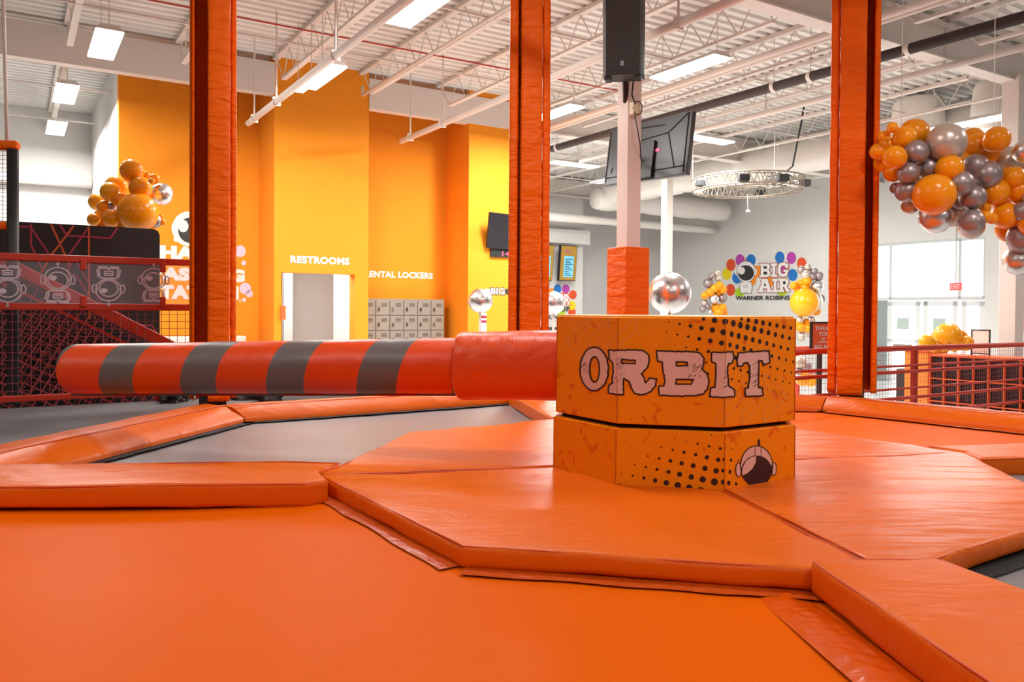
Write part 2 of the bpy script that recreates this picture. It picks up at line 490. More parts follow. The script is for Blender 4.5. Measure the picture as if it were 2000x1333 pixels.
# glazing above the doors, mullions
wf = MB()
for px_ in (1709, 1737, 1872, 1921):
    q = bat(px_, A_ENT); wf.rbox(A_ENT + 0.03, A_ENT + 0.15, q - 0.035, q + 0.035, zh, zw)
wf.rbox(A_ENT + 0.03, A_ENT + 0.15, bw0, bw1, zw - 0.06, zw); wf.rbox(A_ENT + 0.03, A_ENT + 0.15, bw0, bw1, zh - 0.04, zh + 0.05)
win = struct('window_1', wf, mat('pale_window_frame', (214, 222, 220), 0.5))
for p0_, p1_ in ((1872, 1921), (1737, 1872), (1709, 1737)):
    q0, q1 = bat(p1_, A_ENT) + 0.035, bat(p0_, A_ENT) - 0.035
    g = MB(); g.rbox(A_ENT + 0.08, A_ENT + 0.09, q0, q1, zh + 0.05, zw - 0.06); part('pane', g, M['glass'], win)
dn = 0
for p0_, p1_ in ((1732, 1795), (1801, 1868), (1876, 1921)):
    dn += 1
    q0, q1 = bat(p1_, A_ENT), bat(p0_, A_ENT)
    f = MB(); z1 = zh - 0.06
    for c0, c1 in ((q0, q0 + 0.11), (q1 - 0.11, q1)): f.rbox(A_ENT + 0.05, A_ENT + 0.11, c0, c1, ZF, z1)
    f.rbox(A_ENT + 0.05, A_ENT + 0.11, q0, q1, z1 - 0.12, z1); f.rbox(A_ENT + 0.05, A_ENT + 0.11, q0, q1, ZF + 0.01, ZF + 0.25)
    f.rbox(A_ENT + 0.05, A_ENT + 0.11, q0, q1, 0.0, 0.06)
    d = struct('door_%d' % dn, f, mat('white_door_frame', (232, 234, 234), 0.45))
    g = MB(); g.rbox(A_ENT + 0.075, A_ENT + 0.085, q0 + 0.1, q1 - 0.1, ZF + 0.25, z1 - 0.12); part('pane', g, M['glass'], d)
    g = MB(); g.rbox(A_ENT + 0.0, A_ENT + 0.03, q0 + 0.18, q1 - 0.18, -0.12, -0.06); part('push_bar', g, M['alum'], d)
    g = MB(); g.rbox(A_ENT + 0.06, A_ENT + 0.066, q0 + 0.3, q1 - 0.25, 0.32, 0.62); part('poster', g, mat('faded_green_poster', (188, 205, 196), 0.6), d)
# closed grey bay left of the doors
f = MB(); f.rbox(A_ENT + 0.04, A_ENT + 0.1, bat(1730, A_ENT), bw1, ZF, zh - 0.04); struct('wall_bay', f, mat('grey_green_panel', (150, 160, 156), 0.5))

# ==================================================================== CEILING LAMPS
def strip_light(px_, py_, zrel, along, label, double=False, energy=1.0, lit=True, pos=None, L=1.2, W=0.3):
    c = pos if pos is not None else CP + ray(px_, py_) * (zrel / ray(px_, py_).z)
    side = U if along == 'V' else V
    ax = V if along == 'V' else U
    t = thing('strip_light', label, 'ceiling light', (c.x, c.y, c.z))
    h = MB(); h.prism([c - ax * (L / 2) - side * (W / 2) + Z * 0.012, c - ax * (L / 2) + side * (W / 2) + Z * 0.012,
                       c - ax * (L / 2) + side * (W / 3) + Z * 0.07, c - ax * (L / 2) - side * (W / 3) + Z * 0.07], ax * L)
    part('housing', h, M['lamp_case'], t)
    d = MB(); d.box(c, ax * (L / 2), side * (W / 2), Z * 0.012); part('diffuser', d, M['lamp'], t, bevel=0.006)
    if double:
        pass
    wv = MB()
    for s in (-1, 1):
        wv.tube([c + ax * (s * L * 0.42) + Z * 0.06, Vector((c.x, c.y, 0)) + ax * (s * L * 0.42) + Z * (ZC - 0.02)], 0.006, 5, False)
    part('hanging_rod', wv, M['steel_white'], t)
    ld = bpy.data.lights.new('lamp', 'AREA'); ld.shape = 'RECTANGLE'; ld.size = L; ld.size_y = W
    ld.energy = LAMP_W * energy; ld.color = (1.0, 0.985, 0.955)
    lo = bpy.data.objects.new('lamp_glow', ld); COL.objects.link(lo); lo.parent = t
    lo.location = (0, 0, -0.02)
    lo.rotation_euler = (0, 0, math.atan2(ax.y, ax.x))
    return t
ZR = 3.22
strip_light(205, 88, ZR, 'V', 'bright strip light nearest the top left, in front of the white beam', energy=1.6)
strip_light(128, 184, ZR, 'V', 'middle strip light of the row receding behind the left beam', energy=1.6)
strip_light(110, 251, ZR, 'V', 'farthest strip light of the row on the left, over the white back wall', energy=2.2)
strip_light(822, 16, ZR, 'V', 'strip light at the top edge between left and middle orange columns')
strip_light(605, 158, 2.98, 'V', 'left one of the paired strip lights in front of the orange restroom block', W=0.2)
strip_light(632, 152, 2.98, 'V', 'right one of the paired strip lights in front of the orange restroom block', W=0.2)
strip_light(1345, 134, ZR, 'V', 'long strip light hanging right of the black loudspeaker', energy=1.6)
strip_light(1380, 273, ZR, 'U', 'strip light just right of the hanging television', energy=6)
strip_light(1122, 322, ZR, 'U', 'strip light left of the white column, over the lobby', energy=6)
strip_light(1085, 222, ZR, 'V', 'short strip light peeping out right of the middle orange column', energy=4)
strip_light(1885, 243, 2.95, 'V', 'strip light above the balloon garland', energy=2.5)
# fixtures of the same grid outside the picture
off_lights = [(-2.5, 3.0), (1.5, -1.5), (2.2, 4.0), (6.5, -2.0), (5.0, 1.5), (9.5, 2.0), (-2.0, -3.0), (4.0, -6.0), (-6, 6), (15, 4), (16.5, 13.5), (12.5, 15.5)]
for k, (aa, bb) in enumerate(off_lights):
    strip_light(0, 0, 0, 'V', 'strip light of the overhead grid, above the play area out of the picture', pos=R(aa, bb, 3.98), energy=0.85)
    COL.objects
for o in COL.objects:
    if o.get('label') == 'strip light of the overhead grid, above the play area out of the picture':
        o['group'] = 'overhead strip lights out of the picture'

# ==================================================================== PIPES, TRAYS, DUCTS
def run(name, pts, r, mt, label, cat, n=10):
    b = MB(); b.tube(pts, r, n); return single(name, b, mt, label, cat, loc=pts[0], smooth=True)
def line_b(px_, py_, b):  # point in plane b
    return on_b(px_, py_, b)
# two hung white pipes ahead of the orange walls, with hangers
for k, (px_, py_, bend, lab) in enumerate(((485, 241, -4, 'long white pipe hung before the orange restroom block'), (784, 276, -4, 'white pipe hung before the orange locker recess'))):
    p = on_b(px_, py_, 12.25)
    t = thing('hung_pipe', lab, 'pipe', (p.x, p.y, p.z))
    q = R(a_of(p), bend, p.z)
    b = MB(); b.tube([p, q], 0.045, 10); part('pipe', b, M['steel_white'], t, smooth=True)
    for s in (0.35, 1.5, 3.8, 6.5, 9.5):
        c = p + (q - p).normalized() * s
        h = MB(); h.tube([c, Vector((c.x, c.y, ZC))], 0.013, 6, False); h.box(c, U * 0.05, V * 0.02, Z * 0.055)
        part('hanger', h, M['steel_white'], t)
p = on_b(708, 186, 12.3)
b = MB(); b.tube([p, R(a_of(p), -4, p.z)], 0.025, 8); b.tube([p, p + Z * 0.15], 0.02, 8)
single('sprinkler_pipe', b, M['steel_white'], 'thin white sprinkler pipe running back above the locker recess', 'pipe', loc=p, smooth=True)
# thin red line under the deck
p = R(a_rl - 4, 10.3, 4.25)
b = MB(); b.tube([R(-8, 9.9, 4.24), R(aat(1205, 9.9), 9.9, 4.24)], 0.011, 6); single('red_cable', b, M['red_pipe'], 'thin red cable strung across under the ceiling joists', 'cable', loc=R(-8, 9.9, 4.24))
# dark cable tray
p0 = on_plane(1078, 291, Z * 3.9, Z); p1 = on_plane(2000, 33, Z * 3.9, Z)
dv = (p1 - p0)
t = thing('cable_tube', 'long dark padded tube running under the ceiling above the television', 'cable tube', tuple(p0))
b = MB(); b.tube([p0, p0 + dv * 1.35], 0.065, 12); part('tube', b, M['pipe_dark'], t, smooth=True)
for s in (0.02, 0.3, 0.62, 0.69, 0.85, 1.1):
    c = p0 + dv * s; h = MB(); h.tube([c, Vector((c.x, c.y, ZC))], 0.006, 5, False); h.tube([c - dv.normalized() * 0.03, c + dv.normalized() * 0.03], 0.07, 12)
    part('hanger', h, M['steel_white'], t)
# white pipe crossing in front of the right girder (from px 1700,200 to 2000,95)
p0 = on_plane(1075, 392, Z * 3.75, Z); p1 = on_plane(2000, 92, Z * 4.05, Z)
p0 = on_plane(1700, 164, Z * 4.05, Z); dv = (p1 - p0)
t = thing('hung_pipe', 'white pipe on a drop rod below the right white girder', 'pipe', tuple(p1))
b = MB(); b.tube([p1 + V * -3, R(a_of(p1), 17, p1.z)], 0.05, 10); part('pipe', b, M['steel_white'], t, smooth=True)
for s in (1.0, 4.0, 7.5):
    c = p1 + V * s; h = MB(); h.tube([c, Vector((c.x, c.y, ZC))], 0.018, 6, False); part('hanger', h, M['steel_white'], t)
# more pipes along V over the middle bay
for k, (px_, py_, zz, rr) in enumerate(((1090, 250, 4.1, 0.03), (1290, 330, 3.95, 0.02), (1640, 60, 4.15, 0.05))):
    c = on_plane(px_, py_, Z * zz, Z)
    b = MB(); b.tube([R(a_of(c), -3, zz), R(a_of(c), 18.5, zz)], rr, 8)
    single('ceiling_pipe', b, M['steel_white'], ('thin white pipe running back above the television', 'thin white conduit over the back of the lobby', 'white pipe passing behind the top of the right orange column')[k], 'pipe', loc=R(a_of(c), -3, zz), smooth=True)

# ducts in the lobby: ribbed fabric duct, elbow, cross run
def duct(name, pts, r, label, seg=0.9):
    t = thing(name, label, 'air duct', tuple(pts[0]))
    b = MB(); P = []; Rr = []
    for i in range(len(pts) - 1):
        A_, B_ = pts[i], pts[i + 1]; L = (B_ - A_).length; n_ = max(1, int(L / seg))
        for k in range(n_):
            for f_, q in ((0.0, 0.91), (0.1, 0.98), (0.3, 1.03), (0.7, 1.03), (0.9, 0.98)):
                P.append(A_.lerp(B_, (k + f_) / n_)); Rr.append(r * q)
    P.append(pts[-1]); Rr.append(r * 0.96)
    b.tube(P, Rr, 20); part('sleeve', b, M['duct'], t, smooth=True)
    for s in (0.25, 0.5, 0.75):
        c = pts[0].lerp(pts[-1], s)
        h = MB(); h.tube([c + Z * r * 0.9, Vector((c.x, c.y, ZC))], 0.006, 5, False); part('hanger', h, M['steel_white'], t)
    return t
zD = 4.08
duct('air_duct', [R(14.3, 3.0, zD), R(14.3, 16.6, zD), R(14.15, 17.6, zD - 0.05)], 0.36, 'large white quilted air duct crossing above the circular truss')
duct('air_duct', [R(13.7, 17.6, 3.86), R(14.4, 17.6, 3.86), R(A_ENT - 0.55, 17.6, 3.86)], 0.31, 'shorter white air duct ending at the far corner wall')
duct('air_duct', [R(10.2, 18.3, 3.35), R(19.1, 18.3, 3.35)], 0.12, 'slim white duct running low along the lobby back wall', seg=3)
duct('air_duct', [R(13.7, 8.3, 4.55), R(13.7, 8.3, 3.2)], 0.42, 'upright white duct rising behind the left end of the balloon garland', seg=0.6)
duct('air_duct', [on_b(1935, 165, 6.9), on_b(1925, 262, 6.9)], 0.24, 'upright white duct beside the right white column')
# big pipe on the far left wall
b = MB(); b.tube([R(-16, 18.35, 3.25), R(a_left - 0.02, 18.35, 3.25)], 0.09, 12); single('wall_pipe', b, M['steel_white'], 'white pipe along the white wall at far left', 'pipe', loc=R(-16, 18.35, 3.25), smooth=True)

# white steel columns
def square_column(px0, px1, Yc, label, z0, z1, wdt, cap=None):
    c = at_y((px0 + px1) / 2, 600, Yc); c.z = z0
    t = thing('steel_column', label, 'column', tuple(c))
    b = MB(); b.box(Vector((c.x, c.y, (z0 + z1) / 2)), U * (wdt / 2), V * (wdt / 2), Z * ((z1 - z0) / 2)); part('shaft', b, M['steel_white'], t, bevel=0.01)
    return t, c
tc_, cc = square_column(1203, 1249, 7.95, 'white square column carrying the black loudspeaker, orange padding round its foot', ZF, 4.2, 0.17)
ztop = at_y(1225, 483, 7.85).z
b = MB(); b.box(Vector((cc.x, cc.y, (ZF + ztop) / 2)), U * 0.15, V * 0.15, Z * ((ztop - ZF) / 2)); part('foot_pad', b, M['padcol'], tc_, bevel=0.012, label='orange padded sleeve')
t2, c2 = square_column(1290, 1312, 19, 'slim white column standing behind the big silver ball', ZF, ZC - 0.1, 0.2)
t3, c3 = square_column(1958, 1992, 11.7, 'white column under the girder at right edge, above the balloon garland', ZF, 4.2, 0.24)

# ==================================================================== TRAMPOLINE COURT
CT = Vector((0.785, 3.975, 0))
RC, RO = 1.70, 3.28
ANG = [math.radians(191.2 + 45 * k) for k in range(8)]    # 0:V1 1:V2 2:V3 3:V4 4:V5 5:V6 6:V7 7:V8
ROF = {4: 1.10}
def vc(k, r, z=0.0):
    if r > 2.5: r *= ROF.get(k % 8, 1.0)
    return Vector((CT.x + r * math.cos(ANG[k % 8]), CT.y + r * math.sin(ANG[k % 8]), z))
ZB = -0.085    # beds
# padded slab with softly uneven surface and rounded rim
def pad(name, poly, top, thick, mt, label, cat, parent=None, amp=0.006, bevel=0.022, cuts=True, group=None, piping=True):
    bm = bmesh.new()
    vs = [bm.verts.new((p.x, p.y, top)) for p in poly]
    f = bm.faces.new(vs)
    if f.normal.z < 0 or (bm.normal_update() or f.normal.z < 0): f.normal_flip()
    r = bmesh.ops.extrude_face_region(bm, geom=[f])
    for v in r['geom']:
        if isinstance(v, bmesh.types.BMVert): v.co.z -= thick
    bmesh.ops.recalc_face_normals(bm, faces=bm.faces)
    bmesh.ops.bevel(bm, geom=[e for e in bm.edges], offset=bevel, segments=3, profile=0.6, affect='EDGES')
    # cut into a grid for gentle unevenness
    xs = [v.co.x for v in bm.verts]; ys = [v.co.y for v in bm.verts]
    step = 0.14
    x = min(xs) + step
    while x < max(xs):
        bmesh.ops.bisect_plane(bm, geom=bm.verts[:] + bm.edges[:] + bm.faces[:], plane_co=(x, 0, 0), plane_no=(1, 0, 0)); x += step
    y = min(ys) + step
    while y < max(ys):
        bmesh.ops.bisect_plane(bm, geom=bm.verts[:] + bm.edges[:] + bm.faces[:], plane_co=(0, y, 0), plane_no=(0, 1, 0)); y += step
    bmesh.ops.triangulate(bm, faces=[f for f in bm.faces if len(f.verts) > 4])
    for v in bm.verts:
        n_ = noise.noise(Vector((v.co.x * 2.3, v.co.y * 4.5, v.co.z * 6))) * amp * 1.6 + noise.noise(Vector((v.co.x * 7, v.co.y * 7, 3))) * amp * 0.5
        v.co.z += n_ - amp * 0.3
        v.co.x += noise.noise(Vector((v.co.x * 6, v.co.y * 6, 9))) * amp * 0.6
        v.co.y += noise.noise(Vector((v.co.x * 6, v.co.y * 6, 19))) * amp * 0.6
    c = sum(poly, Vector()) / len(poly); c.z = top - thick
    for v in bm.verts: v.co -= c
    me = bpy.data.meshes.new(name); bm.to_mesh(me); bm.free(); me.materials.append(mt)
    me.polygons.foreach_set('use_smooth', [True] * len(me.polygons))
    if piping:
        t = thing(name, label, cat, tuple(c), group)
        o = link('cushion', me); o.parent = t
        pb = MB()
        pts = [Vector((p.x, p.y, top - 0.007)) for p in poly]
        cc_ = sum(pts, Vector()) / len(pts)
        pts = [p + (cc_ - p).normalized() * 0.012 for p in pts]
        pts2 = []
        for i, p in enumerate(pts):
            q = pts[(i + 1) % len(pts)]
            for k in range(10): pts2.append(p.lerp(q, k / 10) + Vector((0, 0, noise.noise(p.lerp(q, k / 10) * 5) * 0.003)))
        pts2.append(pts2[0])
        pb.tube(pts2, 0.0035, 5, False); part('piping', pb, M['pad_edge'], t, smooth=True)
        return t
    o = link(name, me); o.location = c
    return tag(o, label, cat, group)

# under-structure: black frame skirt down to the floor
sk = MB(); sk.prism([vc(k, RO + 0.42, ZB - 0.10) for k in range(8)], Z * (ZF - (ZB - 0.10)))
single('court_base', sk, M['black'], 'black skirted frame under the whole trampoline court', 'platform', loc=(CT.x, CT.y, ZF))

# four beds; each bounded by radial pads at V1, V3, V5, V7
def bed(k0, mt, label, dark=True):
    rad = 0.16
    inner = [vc(k0, RC - 0.05), vc(k0 + 1, RC - 0.05), vc(k0 + 2, RC - 0.05)]
    outer = [vc(k0 + 2, RO + 0.06), vc(k0 + 1, RO + 0.06), vc(k0, RO + 0.06)]
    poly = inner + outer
    c = sum(poly, Vector()) / 6
    t = thing('trampoline', label, 'trampoline', (c.x, c.y, ZB))
    # bed surface: grid with a slight sag
    bm = bmesh.new(); vs = [bm.verts.new((p.x, p.y, ZB)) for p in poly]; bm.faces.new(vs)
    step = 0.16
    for ax in (0, 1):
        lo = min(v.co[ax] for v in bm.verts); hi = max(v.co[ax] for v in bm.verts); x = lo + step
        while x < hi:
            co = [0, 0, 0]; no = [0, 0, 0]; co[ax] = x; no[ax] = 1
            bmesh.ops.bisect_plane(bm, geom=bm.verts[:] + bm.edges[:] + bm.faces[:], plane_co=co, plane_no=no); x += step
    for v in bm.verts:
        r = (v.co.xy - CT.xy).length
        v.co.z += -0.012 * math.sin(max(0, min(1, (r - RC) / (RO - RC))) * PI) + noise.noise(v.co * 1.5) * 0.004
        v.co -= Vector((c.x, c.y, ZB))
    me = bpy.data.meshes.new('bed'); bm.to_mesh(me); bm.free(); me.materials.append(mt)
    for p in me.polygons: p.use_smooth = True
    o = link('bed', me); o.parent = t
    m = o.modifiers.new('s', 'SOLIDIFY'); m.thickness = 0.006
    # spring band along the rims; orange fold strip is darkened with painted shade
    sb = MB()
    def band(A_, B_, wdt, inw):
        d = (B_ - A_).normalized(); nrm = Vector((-d.y, d.x, 0)) * inw
        A2 = Vector((A_.x, A_.y, ZB + 0.013)); B2 = Vector((B_.x, B_.y, ZB + 0.013))
        nseg = 22; up = []; lw = []
        for i in range(nseg + 1):
            p = A2.lerp(B2, i / nseg)
            up.append(p); lw.append(p + nrm * (wdt * (1 + 0.15 * noise.noise(p * 7))))
        sb.add(up + lw, [(i, i + 1, nseg + 2 + i, nseg + 1 + i) for i in range(nseg)])
    for i in range(3 - 1):
        band(vc(k0 + i, RO + 0.05), vc(k0 + i + 1, RO + 0.05), 0.12, 1)
        band(vc(k0 + i + 1, RC - 0.04), vc(k0 + i, RC - 0.04), 0.10, 1)
    part('spring_cover', sb, M['black'] if dark else mat('shaded_orange_cover', (206, 82, 10), 0.35, bump=(14, 0.6, 0.02, (1, 1, 1))), t)
    return t
bed(0, M['bed_orange'], 'glossy orange trampoline bed filling the foreground', dark=False)
def cover_fold(t):
    # loose glossy vinyl ruck beside the near spoke mat
    vs = []; fs = []; n, m = 90, 12
    A0, A1 = at_z(1478, 1172, ZB), at_z(1760, 1420, ZB); B0, B1 = at_z(1560, 1163, ZB), at_z(1900, 1400, ZB)
    for i in range(n + 1):
        u_ = i / n; p, q = A0.lerp(A1, u_), B0.lerp(B1, u_)
        for j in range(m + 1):
            v_ = j / m; c = p.lerp(q, v_)
            z_ = 0.010 * math.sin(v_ * PI) * (0.7 + 0.5 * noise.noise(Vector((u_ * 9, v_ * 2, 0)))) + 0.006 * noise.noise(Vector((u_ * 26, v_ * 5, 4))) * math.sin(v_ * PI)
            vs.append(Vector((c.x, c.y, ZB + 0.005 + z_)))
    for i in range(n):
        for j in range(m): k = i * (m + 1) + j; fs.append((k, k + 1, k + m + 2, k + m + 1))
    part('cover_fold', MB().add(vs, fs), mat('glossy_orange_vinyl', (228, 88, 4), 0.2, spec=0.5, bump=(22, 0.3, 0.01, (1, 1, 1))), t, smooth=True, label='glossy puckered fold beside the spoke mat')
cover_fold([o for o in COL.objects if o.name == 'trampoline'][0])
bed(2, M['bed_grey'], 'grey trampoline bed glimpsed at the right edge beyond the near spoke mat')
bed(4, M['bed_orange'], 'orange trampoline bed at far right below the right column', dark=False)
bed(6, M['bed_grey'], 'grey trampoline bed at far left under the striped arm')

# centre mats: four quarter wedges around the drum
ql = {0: 'orange centre mat wedge in front of the drum, nearest the camera', 2: 'wrinkled orange centre mat wedge right of the drum',
      4: 'orange centre mat wedge behind the drum at right', 6: 'orange centre mat wedge left of the drum, beside the grey bed'}
for k0 in (0, 2, 4, 6):
    g = 0.0035
    inr = 0.30
    poly = [vc(k0, inr), vc(k0, RC), vc(k0 + 1, RC), vc(k0 + 2, RC), vc(k0 + 2, inr), vc(k0 + 1, inr)]
    c = sum(poly, Vector()) / 6
    poly = [p + (c - p).normalized() * g for p in poly]
    zt = {0: 0.0, 2: 0.006, 4: 0.004, 6: 0.002}[k0]
    pad('centre_mat', poly, zt, 0.074, M['pad_wrinkled'] if k0 in (2, 4) else M['pad'], ql[k0], 'mat', amp=0.008)

# spoke mats between the beds
sl = {0: 'orange spoke mat reaching left from the centre mat to the picture edge', 2: 'orange spoke mat at lower right running toward the camera',
      4: 'orange spoke mat at right edge, beyond the centre mat', 6: 'orange spoke mat behind the drum, right of the grey bed'}
def spoke(k, px_quad=None, w_=0.2):
    d = (vc(k, 1) - CT).normalized(); nrm = Vector((-d.y, d.x, 0))
    A_ = vc(k, RC + 0.006); B_ = vc(k, RO + 0.03)
    # the inner end is notched to fit the octagon corner
    e0 = (vc(k - 1, RC) - vc(k, RC)).normalized(); e1 = (vc(k + 1, RC) - vc(k, RC)).normalized()
    i0 = A_ + e0 * (w_ / abs(e0.dot(nrm))); i1 = A_ + e1 * (w_ / abs(e1.dot(nrm)))
    s0 = nrm * (w_ if e0.dot(nrm) > 0 else -w_); s1 = -s0
    poly = [i0, A_, i1, B_ + s1, B_ + s0]
    return poly
for k in (4, 6):
    pad('spoke_mat', spoke(k), 0.012, 0.10, M['pad'], sl[k], 'mat', amp=0.006)
# near ones measured where they lie
pl = spoke(0)
q = [at_z(642, 938, 0.02), vc(0, RC + 0.004, 0), at_z(668, 903, 0.02), at_z(560, 900, 0.02), at_z(-150, 908, 0.02), at_z(-150, 952, 0.02), at_z(598, 944, 0.02)]
for p in q: p.z = 0
pad('spoke_mat', q, 0.022, 0.098, M['pad'], sl[0], 'mat', amp=0.007)
q = [at_z(1582, 1099, 0.02), at_z(1735, 1105, 0.0), at_z(1835, 1094, 0.02), at_z(2235, 1240, 0.02), at_z(2235, 1500, 0.02), at_z(1990, 1380, 0.02)]
for p in q: p.z = 0
pad('spoke_mat', q, 0.03, 0.106, M['pad'], sl[2], 'mat', amp=0.008)

# rim mats: eight segments, sloping a little to the inside
rl = ['orange rim mat on the near left, outside the picture', 'orange rim mat below the camera', 'orange rim mat on the near right outside the picture',
      'orange rim mat at far right below the red railing', 'orange rim mat along the far right, in front of the red railing',
      'orange rim mat at the back between middle and right columns', 'orange rim mat at the back behind the striped arm', 'orange rim mat at left, from the left column to the picture edge']
for k in range(8):
    i0, i1 = vc(k, RO), vc(k + 1, RO)
    o0, o1 = vc(k, RO + 0.30), vc(k + 1, RO + 0.30)
    g = (i1 - i0).normalized() * 0.006
    t = thing('rim_mat', rl[k], 'mat', tuple(((i0 + i1 + o0 + o1) / 4) + Z * -0.09))
    P = []
    nseg = 24
    # cross-section: inner foot, inner lip, crest, outer top, outer foot
    wf2 = 1.55 if k == 7 else (1.0 if k in (5, 6) else 1.1)
    sec = [(0.0, -0.11), (0.0, -0.055), (0.012, -0.035), (0.13 * wf2, 0.028), (0.16 * wf2, 0.034), (0.29 * wf2, 0.034), (0.31 * wf2, 0.015), (0.31 * wf2, -0.10)]
    vs = []; fs = []
    for s in range(nseg + 1):
        u_ = s / nseg
        for (r_, z_) in sec:
            A_ = vc(k, RO + r_) + g; B_ = vc(k + 1, RO + r_) - g
            p = A_.lerp(B_, u_)
            nz = noise.noise(Vector((p.x * 5, p.y * 5, 0))) * 0.006 if -0.05 < z_ else 0
            pinch = -0.006 if s in (0, nseg) else 0
            vs.append(Vector((p.x, p.y, z_ + nz + pinch)))
    m_ = len(sec)
    for s in range(nseg):
        for j in range(m_ - 1):
            a_ = s * m_ + j; fs.append((a_, a_ + 1, a_ + 1 + m_, a_ + m_))
    fs.append(tuple(range(m_))); fs.append(tuple(range(nseg * m_ + m_ - 1, nseg * m_ - 1, -1)))
    b = MB().add(vs, fs)
    o = part('cushion', b, M['pad'], t, smooth=True)
    o.modifiers.new('edge', 'EDGE_SPLIT').split_angle = math.radians(50)
    pp = MB(); pp.tube([Vector((*(vc(k, RO + 0.145 * wf2) + g).xy, 0.036)), Vector((*(vc(k + 1, RO + 0.145 * wf2) - g).xy, 0.036))], 0.003, 5); part('piping', pp, M['pad_edge'], t)

# dark outer bed beyond the left rim, and floor apron
ob = MB(); poly = [vc(7, RO + 0.33), vc(8, RO + 0.33), Vector((-6.5, 2.5, 0)), R(-4.5, 7.3, 0), R(2.05, 7.3, 0)]
ob.prism([Vector((p.x, p.y, -0.03)) for p in poly], Z * -0.08)
single('outer_trampoline', ob, M['bed_dark'], 'dark grey mesh trampoline bed outside the left rim mat', 'trampoline', loc=(-3.5, 4.5, -0.11))

# padded columns at the corners of the court
def padded_column(px_c, py_b, label, prof, zt=4.35):
    base = at_z(px_c, py_b, 0.0)
    base.z = 0.0
    inn = -base.copy(); inn.z = 0; inn.normalize()
    sd = Vector((-inn.y, inn.x, 0))
    t = thing('padded_column', label, 'column', (base.x, base.y, 0.0))
    def wrap(c, hw, hd, z0, z1, seed):
        vs = []; fs = []; nz = 110
        ring = []
        r = 0.018
        for (sx, sy) in ((-1, -1), (1, -1), (1, 1), (-1, 1)):
            for q in range(3):
                an = {(-1, -1): 180, (1, -1): 270, (1, 1): 0, (-1, 1): 90}[(sx, sy)] + 45 * q
                ring.append((sx * (hw - r) + r * math.cos(math.radians(an)), sy * (hd - r) + r * math.sin(math.radians(an))))
        # add mid points for dents
        rg = []
        for i, p in enumerate(ring):
            q = ring[(i + 1) % len(ring)]
            rg.append(p)
            if math.dist(p, q) > 0.05:
                for f_ in (0.25, 0.5, 0.75): rg.append((p[0] + (q[0] - p[0]) * f_, p[1] + (q[1] - p[1]) * f_))
        for i in range(nz + 1):
            z = z0 + (z1 - z0) * i / nz
            for (x, y) in rg:
                nn = noise.noise(Vector((x * 5 + seed, y * 5, z * 13))) * 0.006 + noise.noise(Vector((x * 2 + seed, y * 2, z * 3))) * 0.004
                l = math.hypot(x, y)
                vs.append(c + sd * (x * (1 + nn / l)) + inn * (y * (1 + nn / l)) + Z * z)
        k = len(rg)
        for i in range(nz):
            for j in range(k):
                fs.append((i * k + j, i * k + (j + 1) % k, (i + 1) * k + (j + 1) % k, (i + 1) * k + j))
        fs.append(tuple(range(k))); fs.append(tuple(range(nz * k + k - 1, nz * k - 1, -1)))
        return MB().add(vs, fs)
    cb_ = Vector((base.x, base.y, 0))
    # pads strapped round a steel post: (name, x0, x1, y0, y1) across / toward the front, metres
    for nm, x0, x1, y0, y1, seed in prof:
        part(nm, wrap(cb_ + sd * ((x0 + x1) / 2) + inn * ((y0 + y1) / 2), (x1 - x0) / 2, (y1 - y0) / 2, 0.035 if nm == 'front_pad' else 0.055, zt, seed), M['padcol'], t, smooth=True)
    ft = MB(); ft.box(cb_ - inn * 0.05 + Z * 0.0, sd * 0.1, inn * 0.05, Z * 0.07); part('steel_foot', ft, M['blackplastic'], t)
    return t
padded_column(415.5, 792, 'tall orange padded column at left, standing on the rim mat behind the striped arm',
    [('side_pad', -0.170, -0.135, -0.33, 0.02, 3.0), ('inner_pad', -0.14, -0.03, -0.34, -0.27, 5.0), ('front_pad', -0.040, 0.123, -0.32, 0.075, 8.0), ('side_pad', 0.127, 0.171, -0.10, 0.02, 6.0)])
padded_column(1031, 772, 'tall orange padded column in the middle, rising behind the short end of the arm',
    [('side_pad', -0.182, -0.102, -0.33, 0.02, 13.0), ('inner_pad', -0.11, -0.06, -0.34, -0.27, 15.0), ('front_pad', -0.080, 0.108, -0.32, 0.06, 18.0), ('side_pad', 0.112, 0.180, -0.10, 0.02, 16.0)])
padded_column(1663, 779, 'tall orange padded column right of the drum',
    [('side_pad', -0.200, -0.127, -0.10, 0.02, 23.0), ('inner_pad', 0.07, 0.16, -0.34, -0.27, 25.0), ('front_pad', -0.123, 0.088, -0.32, 0.07, 28.0), ('side_pad', 0.150, 0.198, -0.33, 0.02, 26.0)])

# ==================================================================== DRUM
ROTD = math.radians(-12.0)
SID = 0.456
RD = SID / (2 * math.sin(PI / 8))
DC = Vector((0.800, 3.985, 0))
DU = Vector((0.806, 3.985, 0))
def octa(r, z, rot=ROTD, c=None):
    c = c or DC
    return [Vector((c.x + r * math.cos(rot - PI / 2 + PI / 8 + k * PI / 4), c.y + r * math.sin(rot - PI / 2 + PI / 8 + k * PI / 4), z)) for k in range(8)]
drum = thing('sweeper_machine', 'eight-sided orange drum lettered ORBIT with a long orange and grey striped padded arm', 'sweeper', (DC.x, DC.y, 0))
ZL1, ZU0, ZU1 = 0.243, 0.262, 0.730
b = MB(); b.prism(octa(RD * 1.012, 0.0 - 0.04), Z * (ZL1 + 0.04)); part('lower_box', b, M['drum'], drum, bevel=0.006)
b = MB(); b.prism(octa(RD * 0.94, ZL1), Z * (ZU0 - ZL1)); part('turning_gap', b, M['black'], drum)
b = MB(); b.prism(octa(RD, ZU0, ROTD - 0.01, DU), Z * (ZU1 - ZU0)); part('upper_box', b, M['drum'], drum, bevel=0.006)
